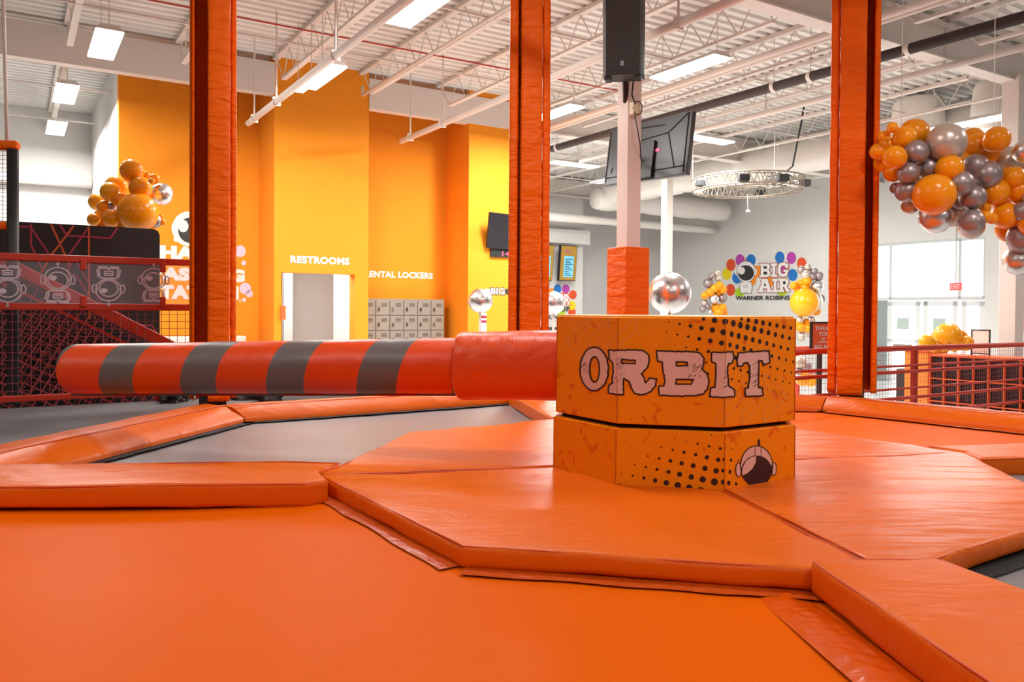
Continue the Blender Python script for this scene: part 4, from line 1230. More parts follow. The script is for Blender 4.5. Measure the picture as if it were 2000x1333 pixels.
# framed board on the unit
q0 = bat(1935, AU + 0.25); q1 = bat(1898, AU + 0.25)
t = thing('framed_board', 'white board with black frame standing on the cubby shelving', 'board', tuple(R(AU + 0.25, (q0 + q1) / 2, ztu)))
z1_ = on_a(1915, 644, AU + 0.25).z
b = MB()
for (x0, x1, y0, y1) in ((q0, q1, z1_ - 0.015, z1_), (q0, q1, ztu + 0.02, ztu + 0.035), (q0, q0 + 0.015, ztu, z1_), (q1 - 0.015, q1, ztu, z1_)): b.rbox(AU + 0.24, AU + 0.26, x0, x1, y0, y1)
part('frame', b, M['blackplastic'], t)
b = MB(); b.rbox(AU + 0.247, AU + 0.255, q0 + 0.01, q1 - 0.01, ztu + 0.03, z1_ - 0.01); part('sheet', b, mat('pale_paper', (232, 226, 216), 0.7), t)

# THANK YOU sign on the far railing
YS = 8.3
def flat_panel(name, px0, py0, px1, py1, b_, mt, label, cat, thick=0.02, frame=None):
    A0 = aat(px0, b_); A1 = aat(px1, b_); z0_ = zat((px0 + px1) / 2, py1, b_); z1_ = zat((px0 + px1) / 2, py0, b_)
    t_ = thing(name, label, cat, tuple(R((A0 + A1) / 2, b_, z0_)))
    b = MB(); b.rbox(A0, A1, b_, b_ + thick, z0_, z1_); part('board', b, mt, t_)
    if frame:
        b = MB(); w_ = 0.018
        for (x0, x1, y0, y1) in ((A0 - w_, A1 + w_, z1_, z1_ + w_), (A0 - w_, A1 + w_, z0_ - w_, z0_), (A0 - w_, A0, z0_, z1_), (A1, A1 + w_, z0_, z1_)): b.rbox(x0, x1, b_ - 0.008, b_ + thick, y0, y1)
        part('frame', b, frame, t_)
    return t_, A0, A1, z0_, z1_
ty, A0, A1, z0_, z1_ = flat_panel('thank_you_sign', 1587, 632, 1628, 683, 5.6, M['signo'], 'orange sign reading THANK YOU on the railing left of the right column', 'sign', frame=M['blackplastic'])
H = z1_ - z0_; W_ = A1 - A0
for body, fx, fy, fw_, fh in (('THANK', 0.12, 0.74, 0.78, 0.15), ('YOU', 0.28, 0.52, 0.5, 0.15), ('for', 0.42, 0.37, 0.2, 0.09), ('visiting', 0.24, 0.24, 0.55, 0.09), ('BIG AIR', 0.1, 0.05, 0.8, 0.13)):
    me = text_mesh(body, 'lettering', M['white'], R(A0 + W_ * fx, 5.6 - 0.001, z0_ + H * fy), U, Z, H * fh, W_ * fw_, depth=0.003); shift_mesh(me, root_of(ty)); part('lettering', me, None, ty)
b = MB(); b.rbox((A0 + A1) / 2 - 0.02, (A0 + A1) / 2 + 0.02, 5.62, 5.66, ZF, z0_ + 0.05); part('post', b, M['blackplastic'], ty)

# ==================================================================== WALL GRAPHICS ON ORANGE
def wall_text(body, name, mt, px0, py_base, px1, py_top, b_, label, cat='lettering', bold=0.03, parent=None):
    p = on_b(px0, py_base, b_); A1_ = aat(px1, b_)
    h = on_b(px0, py_top, b_).z - p.z
    me = text_mesh(body, name, mt, p, U, Z, h, A1_ - a_of(p), bold=bold, depth=0.004, space=1.08)
    if parent is None:
        shift_mesh(me, p); o = link(name, me); o.location = p; return tag(o, label, cat)
    shift_mesh(me, root_of(parent)); return part(name, me, None, parent)
wall_text('RESTROOMS', 'wall_lettering', M['white'], 567, 514, 682, 499, B_G, 'white RESTROOMS lettering above the doorway', bold=0.052)
wall_text('RENTAL LOCKERS', 'wall_lettering', M['white'], 711, 541.5, 845, 528.5, B_REC, 'white RENTAL LOCKERS lettering above the grey lockers', bold=0.05)
t = thing('wall_sign', 'white HAND WASHING STATION graphic with bubbles on the left orange wall', 'wall graphic', tuple(on_b(395, 590, B_REC)))
wall_text('HAND', 'lettering', M['white'], 312, 506, 448, 479, B_REC, '', parent=t, bold=0.075)
wall_text('WASHING', 'lettering', M['white'], 267, 547, 478, 520, B_REC, '', parent=t, bold=0.075)
wall_text('STATION', 'lettering', M['white'], 290, 584, 466, 556, B_REC, '', parent=t, bold=0.075)
def disc(px_, py_, rpx, rpy, b_, mt, parent, name, off=0.003, n=24, aplane=None):
    P = []
    for k in range(n):
        x = px_ + rpx * math.cos(2 * PI * k / n); y = py_ + rpy * math.sin(2 * PI * k / n)
        P.append(on_b(x, y, b_ - off) if aplane is None else on_a(x, y, aplane - off))
    return part(name, MB().face(P), mt, parent)
for px_, py_, r_ in ((469, 491, 11), (476, 514, 4.5), (479, 564, 11), (487, 574, 7), (477, 586, 4), (469, 588, 2)):
    disc(px_, py_, r_, r_ * 1.05, B_REC, mat('lilac_bubble', (226, 212, 236), 0.6), t, 'bubble')
disc(368, 447, 32, 34, B_REC, M['white'], t, 'helmet'); disc(342, 446, 7, 13, B_REC, M['white'], t, 'helmet_ear', 0.004)
disc(372, 450, 24, 25, B_REC, M['dkgreen'], t, 'visor', 0.006); disc(358, 442, 10, 12, B_REC, M['white'], t, 'visor_glint', 0.008)
disc(345, 467, 6, 6, B_REC, M['white'], t, 'glove', 0.004)
# small sign in the doorway jamb, lockers
b = MB(); q = on_b(551, 610, B_G); b.rbox(a_of(q) - 0.03, a_of(q) + 0.05, B_G - 0.03, B_G - 0.005, q.z - 0.12, q.z + 0.1)
single('door_plate', b, mat('small_orange_plate', (232, 110, 50), 0.6), 'small orange plate at the left jamb of the restroom doorway', 'sign', loc=q)
# lockers
BL = B_REC - 0.32
al1 = aat(867, BL); wl_ = (aat(867, BL) - aat(719, BL)) / 5.5
zl1 = zat(800, 584.5, BL)
hl = 0.26
t = thing('locker_bank', 'bank of grey metal lockers in the orange recess', 'lockers', tuple(R((al1 + a_rr) / 2, BL, ZF)))
b = MB(); b.rbox(a_rr + 0.01, al1 + 0.01, BL + 0.012, B_REC - 0.01, ZF, zl1); part('carcass', b, M['grey_locker'], t)
lm = None
for i in range(6):
    for j in range(7):
        x1 = al1 - i * wl_; x0 = max(a_rr + 0.015, x1 - wl_ + 0.012); z1_ = zl1 - 0.03 - j * (hl + 0.012); z0_ = z1_ - hl
        if z0_ < ZF: continue
        b = MB(); b.rbox(x0, x1 - 0.006, BL - 0.004, BL + 0.012, z0_, z1_); d = part('locker_door', b, M['grey_locker'], t, bevel=0.003)
        h = MB(); xh = x0 + (x1 - x0) * 0.2; h.rbox(xh - 0.015, xh + 0.015, BL - 0.022, BL - 0.002, z0_ + 0.07, z0_ + 0.13); part('latch', h, M['chrome'], d)
        h = MB()
        for q_ in range(4): zz = z1_ - 0.05 - q_ * 0.018; h.rbox(x0 + 0.10, x1 - 0.05, BL - 0.0075, BL - 0.0035, zz - 0.003, zz + 0.003)
        part('vent_slots', h, M['grey_locker_dark'], d, kind='stuff')
# white trough under the hand washing graphic
zt_ = zat(480, 657, B_REC - 0.4)
t = thing('wash_trough', 'white wash trough on the orange wall below the bubble graphic', 'sink', tuple(R(aat(420, B_REC - 0.4), B_REC - 0.2, ZF)))
b = MB(); b.rbox(aat(318, B_REC - .4), a_rl - 0.3, B_REC - 0.4, B_REC, zt_ - 0.12, zt_); part('basin', b, mat('white_basin', (235, 228, 220), 0.3), t, bevel=0.02)
b = MB(); b.rbox(aat(330, B_REC - .4), a_rl - 0.35, B_REC - 0.3, B_REC, ZF, zt_ - 0.12); part('pedestal', b, mat('white_basin', (235, 228, 220), 0.3), t)
# timer tv on the orange wall
tvb = B_G - 0.2
t = thing('television', 'black wall television tilted down beside the middle orange column', 'television', tuple(on_b(1000, 480, B_G - 0.1)))
def quad_slab(P4, nrm, th): return MB().prism(P4, nrm * th)
P4 = [on_b(951, 484, tvb + 0.12), on_b(1030, 491, tvb + 0.12), on_b(1035, 424, tvb - 0.1), on_b(957, 414, tvb - 0.1)]
b = quad_slab(P4, V, 0.05); part('screen', b, M['screen'], t, bevel=0.006)
b = MB(); c = (P4[0] + P4[2]) / 2; b.box(c + V * 0.16, U * 0.12, V * 0.12, Z * 0.1); part('bracket', b, M['blackplastic'], t)
t, A0, A1, z0_, z1_ = flat_panel('led_timer', 958, 488, 1010, 503, B_G - 0.04, M['blackplastic'], 'small black timer display with pink digits below the wall television', 'timer', thick=0.04)
me = text_mesh('14', 'digits', M['led'], R(A0 + (A1 - A0) * 0.42, B_G - 0.042, z0_ + 0.02), U, Z, (z1_ - z0_) * 0.66, (A1 - A0) * 0.28, bold=0.0, depth=0.002); shift_mesh(me, root_of(t)); part('digits', me, None, t)
t = thing('wall_logo', 'small white BIG lettering on the orange wall beside the silver ball', 'wall graphic', tuple(on_b(975, 575, B_G)))
wall_text('BIG', 'lettering_shadow', M['dkgreen'], 957, 577, 987, 561, B_G, '', parent=t, bold=0.09)
o = wall_text('BIG', 'lettering', M['white'], 958.5, 575.5, 985.5, 562.5, B_G - 0.004, '', parent=t, bold=0.04)
disc(952, 570, 6, 6, B_G, M['white'], t, 'helmet', 0.003); disc(992, 570, 5, 6, B_G, M['dkgreen'], t, 'helmet_visor', 0.003)
# banner figure behind the small silver ball
t = thing('striped_prop', 'white prop with red bands behind the small silver ball', 'prop', tuple(on_b(944, 700, B_G - 0.3)))
c = on_b(944, 612, B_G - 0.3); b = MB(); b.tube([Vector((c.x, c.y, ZF)), c], 0.06, 12); part('body', b, M['white'], t, smooth=True)
for py_ in (619, 628): c = on_b(944, py_, B_G - 0.3); b = MB(); b.tube([c - Z * 0.025, c + Z * 0.025], 0.062, 12); part('band', b, mat('crimson_paint', (190, 40, 70), 0.5), t, smooth=True)

# ==================================================================== MENU WALL
def menu(px0, py0, px1, py1, b_, lab):
    A0 = aat(px0, b_); A1 = aat(px1, b_); z0_ = zat((px0 + px1) / 2, py1, b_); z1_ = zat((px0 + px1) / 2, py0, b_)
    t_ = thing('menu_screen', lab, 'screen', tuple(R((A0 + A1) / 2, b_, z0_)))
    tilt = 0.10
    P = [R(A0, b_, z0_), R(A1, b_, z0_), R(A1, b_ - tilt, z1_), R(A0, b_ - tilt, z1_)]
    part('case', MB().prism(P, V * 0.1), M['blackplastic'], t_)
    def sub(u0, v0, u1, v1, k):
        def pt(u_, v_): return R(A0 + (A1 - A0) * u_, b_ - tilt * v_ - k, z0_ + (z1_ - z0_) * v_)
        return [pt(u0, v0), pt(u1, v0), pt(u1, v1), pt(u0, v1)]
    part('screen', MB().face(sub(0.03, 0.02, 0.98, 0.98, 0.004)), M['gold'], t_)
    part('menu_panel', MB().face(sub(0.24, 0.1, 0.82, 0.7, 0.007)), M['cyan'], t_)
    b = MB()
    for k in range(10): b.face(sub(0.3, 0.15 + k * 0.05, 0.76 - 0.1 * (k % 3), 0.17 + k * 0.05, 0.009))
    part('menu_lines', b, M['dkgreen'], t_)
    b = MB(); b.face(sub(0.3, 0.8, 0.42, 0.86, 0.008)); b.face(sub(0.5, 0.78, 0.56, 0.88, 0.008)); part('menu_picture', b, M['purple'], t_)
    b = MB(); b.box(R((A0 + A1) / 2, b_ + 0.1, (z0_ + z1_) / 2), U * 0.1, V * 0.1, Z * 0.1); part('bracket', b, M['blackplastic'], t_)
menu(1091, 480, 1123, 549, B_MENU - 0.38, 'gold and blue menu screen on the white wall left of the white column')
menu(1046, 478, 1078, 549, B_MENU - 0.38, 'second menu screen mostly hidden by the middle orange column')
# white picture rail
b = MB(); zz = zat(1100, 502, B_MENU - 0.02); b.rbox(a_end - 1, a_m, B_MENU - 0.02, B_MENU, zz - 0.02, zz + 0.02); struct('trim_4', b, M['wall_white'])
t = thing('wall_logo', 'colourful balloon logo with AIR and UP below the menu screen', 'wall graphic', tuple(on_b(1100, 600, B_MENU)))
for px_, py_, c_ in ((1089, 565, 'blue'), (1105, 565, 'purple'), (1119, 576, 'redp'), (1117, 597, 'yellow'), (1117, 610, 'redp'), (1096, 612, 'green'), (1078, 572, 'orangep')):
    disc(px_, py_, 7.5, 9, B_MENU, M[c_], t, 'printed_balloon', random.uniform(0.003, 0.006))
wall_text('AIR', 'lettering_edge', M['redp'], 1079, 597, 1116, 572, B_MENU - 0.008, '', parent=t, bold=0.1)
wall_text('AIR', 'lettering', M['white'], 1080, 595.5, 1114, 574, B_MENU - 0.014, '', parent=t, bold=0.05)
wall_text('UP', 'lettering', M['dkgreen'], 1095, 609, 1113, 599, B_MENU - 0.014, '', parent=t, bold=0.03)
wall_text('KIN', 'lettering', M['dkgreen'], 1070, 624, 1090, 616, B_MENU - 0.014, '', parent=t, bold=0.03)
b = MB(); b.rbox(aat(1060, 17.5), aat(1160, 17.5), 17.5, 18.1, ZF, zat(1100, 640, 17.5)); single('lobby_counter', b, mat('dark_counter', (60, 56, 54), 0.5), 'dark lobby counter below the balloon logo', 'counter', loc=R(aat(1110, 17.5), 17.8, ZF), bevel=0.02)

# ==================================================================== ENTRANCE WALL SIGN
t = thing('wall_logo', 'large balloon and astronaut logo reading BIG AIR WARNER ROBINS on the entrance wall', 'wall graphic', tuple(on_a(1490, 590, A_ENT)))
z6 = lambda x, y: (1360 + x / 5.554, 460 + y / 5.554)
def adisc(x, y, rx, ry, col, off, name='printed_balloon', tilt=0.0, n=24):
    P = []
    for k in range(n):
        c_, s_2 = rx * math.cos(2 * PI * k / n), ry * math.sin(2 * PI * k / n)
        P.append(on_a(*z6(x + c_ * math.cos(tilt) - s_2 * math.sin(tilt), y + c_ * math.sin(tilt) + s_2 * math.cos(tilt)), A_ENT - off))
    return part(name, MB().face(P), M[col], t)
def apoly(pts, col, off, name):
    loops = [[on_a(*z6(*p), A_ENT - off) for p in pts]]
    mb_ = MB(); mb_.add(loops[0], [tuple(tr) for tr in tessellate_polygon(loops)]); return part(name, mb_, M[col], t)
for i, (x, y, c_) in enumerate(((330, 420, 'yellow'), (375, 322, 'redp'), (475, 270, 'purple'), (593, 270, 'blue'), (440, 460, 'blue'), (370, 592, 'redp'), (655, 395, 'orangep'), (600, 480, 'orangep'), (905, 240, 'blue'), (1030, 245, 'purple'), (1142, 305, 'redp'), (1045, 430, 'blue'), (930, 370, 'purple'), (785, 500, 'orangep'))):
    adisc(x, y, 50, 65, c_, 0.004 + 0.0012 * i)
for x, y in ((470, 620), (930, 610)): adisc(x, y, 55, 48, 'green', 0.003, 'printed_splash')
# astronaut: edge, helmet, visor, suit
adisc(538, 395, 106, 118, 'dkgreen', 0.022, 'helmet_edge'); adisc(538, 395, 102, 114, 'white', 0.024, 'helmet'); adisc(433, 395, 16, 38, 'white', 0.021, 'helmet_ear'); adisc(642, 395, 16, 38, 'white', 0.021, 'helmet_ear')
adisc(538, 408, 88, 84, 'dkgreen', 0.026, 'visor'); adisc(490, 385, 38, 40, 'white', 0.028, 'visor_glint', 0.5)
apoly([(478, 505), (600, 505), (608, 560), (598, 630), (480, 630), (466, 560)], 'dkgreen', 0.021, 'suit_edge'); apoly([(482, 509), (596, 509), (603, 560), (594, 626), (545, 626), (540, 600), (535, 626), (484, 626), (471, 560)], 'white', 0.023, 'suit')
adisc(535, 552, 26, 16, 'dkgreen', 0.025, 'suit_badge'); adisc(535, 552, 22, 12, 'white', 0.027, 'suit_badge_face'); apoly([(533, 250), (543, 250), (543, 282), (533, 282)], 'redp', 0.024, 'antenna')
SLAB = {
 'B': [(0, 0), (.72, 0), (.98, .1), (1, .32), (.86, .48), (1.02, .62), (1, .88), (.76, 1), (0, 1), (0, .84), (.14, .84), (.14, .16), (0, .16)],
 'I': [(0, 0), (1, 0), (1, .2), (.72, .2), (.72, .8), (1, .8), (1, 1), (0, 1), (0, .8), (.28, .8), (.28, .2), (0, .2)],
 'G': [(.28, 0), (.72, 0), (.84, .08), (1, 0), (1, .38), (.78, .38), (.62, .2), (.4, .2), (.26, .35), (.26, .65), (.4, .8), (.62, .8), (.72, .7), (.72, .66), (.52, .66), (.52, .5), (1.04, .5), (1.04, .66), (.95, .66), (.92, .88), (.74, 1), (.28, 1), (0, .78), (0, .22)],
 'A': [(.3, 0), (.7, 0), (.92, .82), (1.02, .82), (1.02, 1), (.62, 1), (.62, .84), (.68, .84), (.65, .72), (.38, .72), (.35, .84), (.42, .84), (.42, 1), (0, 1), (0, .82), (.1, .82), (.28, .2), (.2, .18)],
 'R': [(0, 0), (.7, 0), (.94, .12), (.94, .38), (.76, .54), (.9, .8), (1.05, .78), (1.05, .94), (.9, 1), (.72, .98), (.52, .62), (.42, .62), (.42, .82), (.54, .82), (.54, 1), (0, 1), (0, .82), (.14, .82), (.14, .18), (0, .18)]}
HOL = {'B': [(.4, .2, .7, .38), (.4, .6, .72, .8)], 'A': [(.45, .36, .57, .56)], 'R': [(.42, .2, .66, .42)]}
def slab(chx, x, y, w_, h_, off):
    pts = [(x + px_ * w_, y + py_ * h_) for px_, py_ in SLAB[chx]]
    cx, cy = x + w_ / 2, y + h_ / 2
    for (wd, col, o_) in ((12, 'redp', off), (6, 'dkgreen', off + 0.002)):
        mb_ = MB()
        for outl, _ in stroke(pts, wd): mb_.face([on_a(*z6(*p), A_ENT - o_) for p in outl])
        part('letter_edge', mb_, M[col], t)
    apoly(pts, 'white', off + 0.004, 'letter')
    for (x0, y0, x1, y1) in HOL.get(chx, []):
        apoly([(x + x0 * w_, y + y0 * h_), (x + x1 * w_, y + y0 * h_), (x + x1 * w_, y + y1 * h_), (x + x0 * w_, y + y1 * h_)], 'dkgreen', off + 0.006, 'letter_counter')
slab('B', 682, 305, 118, 150, 0.030); slab('I', 806, 303, 72, 150, 0.030); slab('G', 886, 298, 112, 150, 0.030)
slab('A', 668, 470, 150, 148, 0.030); slab('I', 822, 470, 64, 148, 0.030); slab('R', 890, 468, 118, 148, 0.030)
p = on_a(*z6(432, 705), A_ENT); q = on_a(*z6(1022, 700), A_ENT); h = on_a(*z6(432, 660), A_ENT).z - p.z
me = text_mesh('WARNER ROBINS', 'lettering', M['dkgreen'], p, -V, Z, h, (p - q).length, bold=0.03, depth=0.034)
for v in me.vertices: v.co += -U * 0.0
shift_mesh(me, root_of(t)); part('lettering', me, None, t)

# orange notice at the right edge, exit sign
t = thing('notice_board', 'orange notice with white print on the wall at the right edge', 'sign', tuple(on_a(1990, 646, A_ENT)))
q0, q1 = bat(2035, A_ENT), bat(1978, A_ENT); z0_, z1_ = on_a(1990, 646, A_ENT).z, on_a(1990, 560, A_ENT).z
b = MB(); b.rbox(A_ENT - 0.02, A_ENT, q0, q1, z0_, z1_); part('board', b, M['signo'], t)
b = MB(); 
for k in range(12): zz = z1_ - 0.35 - k * 0.055; b.rbox(A_ENT - 0.023, A_ENT - 0.02, q0 + 0.05, q1 - 0.06 - 0.05 * (k % 3), zz - 0.008, zz + 0.008)
part('print_lines', b, M['white'], t, kind='stuff')
W2 = q1 - q0
for body, fy, hh, wf_ in (('BIG', 0.86, 0.08, 0.24), ('STOP &', 0.76, 0.06, 0.4), ('STRETCH', 0.69, 0.05, 0.5)):
    me = text_mesh(body, 'lettering', M['white'], R(A_ENT - 0.02, q1 - 0.06, z0_ + (z1_ - z0_) * fy), -V, Z, (z1_ - z0_) * hh, W2 * wf_, depth=0.005); shift_mesh(me, root_of(t)); part('lettering', me, None, t)
t = thing('exit_sign', 'small red EXIT sign hanging in front of the entrance glazing', 'sign', tuple(on_a(1866, 560, A_ENT - 0.3)))
q0, q1 = bat(1878, A_ENT - .3), bat(1855.5, A_ENT - .3); z0_, z1_ = on_a(1866, 567.5, A_ENT - .3).z, on_a(1866, 553, A_ENT - .3).z
b = MB(); b.rbox(A_ENT - 0.33, A_ENT - 0.29, q0, q1, z0_, z1_); part('case', b, M['exit'], t, bevel=0.005)
me = text_mesh('EXIT', 'lettering', mat('exit_letters', (250, 215, 210), 0.5), R(A_ENT - 0.33, q1 - 0.03, z0_ + 0.035), -V, Z, (z1_ - z0_) * 0.6, (q1 - q0) - 0.06, depth=0.005); shift_mesh(me, root_of(t)); part('lettering', me, None, t)
b = MB(); b.rbox(A_ENT - 0.32, A_ENT - 0.3, (q0 + q1) / 2 - 0.01, (q0 + q1) / 2 + 0.01, z1_, zw + 0.4); b.rbox(A_ENT - 0.32, A_ENT, (q0 + q1) / 2 - 0.01, (q0 + q1) / 2 + 0.01, zw + 0.38, zw + 0.4); part('stem', b, M['alum'], t)

# ==================================================================== LOUDSPEAKER AND TELEVISION ON THE COLUMN
cs = at_y(1218, 75, 7.55)
t = thing('loudspeaker', 'black loudspeaker high on the white column', 'loudspeaker', tuple(cs))
fd = Vector((-0.22, -1, -0.10)).normalized(); sd_ = fd.cross(Z).normalized() * -1; ud = sd_.cross(fd).normalized()
if ud.z < 0: ud = -ud
if sd_.x < 0: sd_ = -sd_
hw, hh, hdp = 0.195, 0.362, 0.16
sec = [(-hw, 0.0), (-hw * 0.8, -0.16), (hw * 0.8, -0.16), (hw, 0.0), (hw, 0.10), (hw * 0.55, hdp + 0.06), (-hw * 0.55, hdp + 0.06), (-hw, 0.10)]
b = MB(); b.prism([cs + sd_ * x + fd * -y - ud * hh for x, y in sec], ud * (2 * hh)); part('case', b, M['speaker'], t, bevel=0.014)
b = MB(); b.box(cs + fd * 0.163, sd_ * hw * 0.78, fd * 0.004, ud * (hh * 0.9) ); part('grille', b, M['grille'], t, bevel=0.003)
b = MB(); b.box(cs + fd * 0.17 - ud * hh * 0.72, sd_ * 0.016, fd * 0.002, ud * 0.022); part('badge', b, M['chrome'], t)
for s in (-1, 1):
    b = MB(); b.box(cs - ud * (hh + 0.015) + sd_ * (s * hw * 0.72) + fd * 0.05, sd_ * 0.03, fd * 0.08, ud * 0.02); part('foot', b, M['speaker'], t, bevel=0.006)
b = MB(); b.box(cs - fd * 0.25 - ud * 0.1, sd_ * 0.04, fd * 0.08, ud * 0.05); b.tube([cs - fd * 0.2 - ud * (hh - 0.05), cs - fd * 0.3 - ud * (hh + 0.18)], 0.03, 8); part('bracket', b, M['blackplastic'], t)
# cable and socket
b = MB(); p = at_y(1240, 213, 7.8)
tt_ = thing('cable_socket', 'pale socket box with looped black cable on the white column', 'socket', tuple(p))
b.box(p, U * 0.045, V * 0.03, Z * 0.06); part('box', b, mat('ivory_plastic', (222, 212, 180), 0.5), tt_, bevel=0.006)
b = MB(); pts = [p + Vector((0.02 + 0.045 * math.cos(an / 6 * PI), -0.04, 0.0 + 0.065 * math.sin(an / 6 * PI))) for an in range(13)]; b.tube(pts, 0.005, 5)
b.tube([at_y(1238, 150, 7.75), at_y(1234, 185, 7.75), p + Vector((0.0, -0.03, 0.04))], 0.008, 5); b.tube([p + Z * -0.05, at_y(1250, 280, 7.8), at_y(1253, 330, 8.0)], 0.006, 5)
part('cable', b, M['blackplastic'], tt_, smooth=True)

# television seen from behind, hung beyond the column
atv = a_of(at_y(1265, 300, 8.35))
def tvp(px_, py_, da=0.0): return on_a(px_, py_, atv + da)
P4 = [on_a(1179, 363, atv - 0.02), on_a(1341, 340, atv - 0.02), on_a(1354, 215, atv + 0.14), on_a(1192, 253, atv + 0.14)]
t = thing('television', 'large flat television seen from behind, hung beyond the white column', 'television', tuple(P4[0]))
nrm = (P4[1] - P4[0]).cross(P4[3] - P4[0]).normalized()
if nrm.dot(CP - P4[0]) < 0: nrm = -nrm
part('case', MB().prism(P4, -nrm * 0.05), M['tvback'], t, bevel=0.008)
def tq(u_, v_, k=0.0): return P4[0].lerp(P4[1], u_).lerp(P4[3].lerp(P4[2], u_), v_) + nrm * k
b = MB(); b.prism([tq(0.30, 0.02), tq(0.62, 0.02), tq(0.62, 0.62), tq(0.30, 0.62)], nrm * 0.03); part('rear_housing', b, M['blackplastic'], t, bevel=0.006)
b = MB()
for (x0, y0, x1, y1) in ((0.02, 0.05, 0.02, 0.95), (0.96, 0.04, 0.96, 0.98), (0.96, 0.98, 0.75, 0.72), (0.75, 0.72, 0.3, 0.66), (0.75, 0.72, 0.86, 0.12), (0.02, 0.12, 0.96, 0.14), (0.35, 0.9, 0.7, 0.86), (0.08, 0.2, 0.1, 0.3)):
    p_, q_ = tq(x0, y0, 0.002), tq(x1, y1, 0.002); d_ = (q_ - p_).normalized().cross(nrm) * 0.005; b.prism([p_ + d_, q_ + d_, q_ - d_, p_ - d_], nrm * 0.003)
part('casing_ribs', b, M['black'], t)
b = MB(); b.prism([tq(0.63, 0.44, 0), tq(0.67, 0.44, 0), tq(0.67, 0.48, 0), tq(0.63, 0.48, 0)], nrm * 0.01); part('indicator', b, M['led'], t, label='small red indicator')
b = MB(); m0 = tq(0.45, 0.35, 0.02); b.tube([m0, m0 + nrm * 0.2, Vector((cc.x, cc.y, m0.z))], 0.025, 8); part('mount', b, M['blackplastic'], t)

# ==================================================================== CIRCULAR LIGHTING TRUSS
ctz = at_y(1460, 362, 16.0)
t = thing('circular_truss', 'round aluminium lighting truss hanging below the quilted duct', 'truss', tuple(ctz))
RT_ = 1.08
def ringpts(r, dz, n=40): return [ctz + Vector((r * math.cos(2 * PI * k / n), r * math.sin(2 * PI * k / n), dz)) for k in range(n + 1)]
for r_, dz in ((RT_, 0.11), (RT_ - 0.0, -0.11), (RT_ - 0.22, 0.11), (RT_ - 0.22, -0.11)):
    b = MB(); b.tube(ringpts(r_, dz), 0.017, 8, False); part('chord', b, M['alum'], t, smooth=True)
b = MB()
NN = 36
for k in range(NN):
    a1_ = 2 * PI * k / NN; a2_ = 2 * PI * (k + 0.5) / NN; a3_ = 2 * PI * (k + 1) / NN
    P_ = lambda an, r_, dz: ctz + Vector((r_ * math.cos(an), r_ * math.sin(an), dz))
    for r_ in (RT_, RT_ - 0.22):
        b.tube([P_(a1_, r_, -0.11), P_(a2_, r_, 0.11)], 0.009, 4, False); b.tube([P_(a2_, r_, 0.11), P_(a3_, r_, -0.11)], 0.009, 4, False)
    b.tube([P_(a1_, RT_, 0.11), P_(a1_, RT_ - 0.22, 0.11)], 0.009, 4, False); b.tube([P_(a1_, RT_, -0.11), P_(a1_, RT_ - 0.22, -0.11)], 0.009, 4, False)
part('lattice', b, M['alum'], t)
for an in (200, 250, 290, 335, 60, 120):
    c = ctz + Vector((RT_ * math.cos(math.radians(an)), RT_ * math.sin(math.radians(an)), -0.02)); b = MB(); b.box(c, Vector((0.10, 0, 0)), Vector((0, 0.07, 0)), Z * 0.065); part('spotlight', b, M['blackplastic'], t, bevel=0.015)
for an in (40, 160, 280):
    c = ctz + Vector((RT_ * math.cos(math.radians(an)), RT_ * math.sin(math.radians(an)), 0.12)); b = MB(); b.tube([c, Vector((c.x, c.y, ZC - 0.4))], 0.008, 5); part('hanging_cable', b, M['steel_white'], t)
b = MB(); b.tube([at_y(1573, 189, 15.2), at_y(1565, 240, 15.4), at_y(1548, 325, 15.8), at_y(1530, 340, 16), at_y(1500, 345, 16)], 0.018, 6); part('power_cable', b, M['blackplastic'], t, smooth=True)
b = MB(); b.tube([at_y(1460, 380, 15), at_y(1461, 412, 15)], 0.006, 5); b.tube([at_y(1461, 414, 15), at_y(1461, 410, 15)], [0.05, 0.03], 10); single('ceiling_sensor', b, M['steel_white'], 'small white sensor hanging below the circular truss', 'sensor', loc=at_y(1461, 412, 15))

# ==================================================================== BALLOONS AND BALLS
BAL = {}
def balloon_mesh(kind, mt, stretch=1.08):
    if kind in BAL: return BAL[kind]
    b = MB(); vs = []; n, m = 24, 16
    b.v.append(Vector((0, 0, 1)))
    for i in range(1, m):
        th = PI * i / m; z_ = math.cos(th); r_ = math.sin(th)
        if z_ < 0: z_ *= stretch; r_ *= 1 - 0.10 * (-z_) ** 2
        for k in range(n): b.v.append(Vector((r_ * math.cos(2 * PI * k / n), r_ * math.sin(2 * PI * k / n), z_)))
    b.v.append(Vector((0, 0, -stretch - 0.05)))
    for k in range(n): b.f.append((0, 1 + k, 1 + (k + 1) % n))
    for i in range(m - 2):
        for k in range(n):
            a = 1 + i * n + k; c = 1 + i * n + (k + 1) % n; b.f.append((a, a + n, c + n, c))
    l = len(b.v) - 1; s = 1 + (m - 2) * n
    for k in range(n): b.f.append((s + k, l, s + (k + 1) % n))
    BAL[kind] = b.mesh('balloon_' + kind, mt, smooth=True); return BAL[kind]
for kd, mt in (('o', M['latex']), ('y', M['latex_lit']), ('d', M['pearl_dark']), ('p', M['pearl']), ('c', M['silver'])): balloon_mesh(kd, mt, 1.0 if kd == 'c' else 1.08)
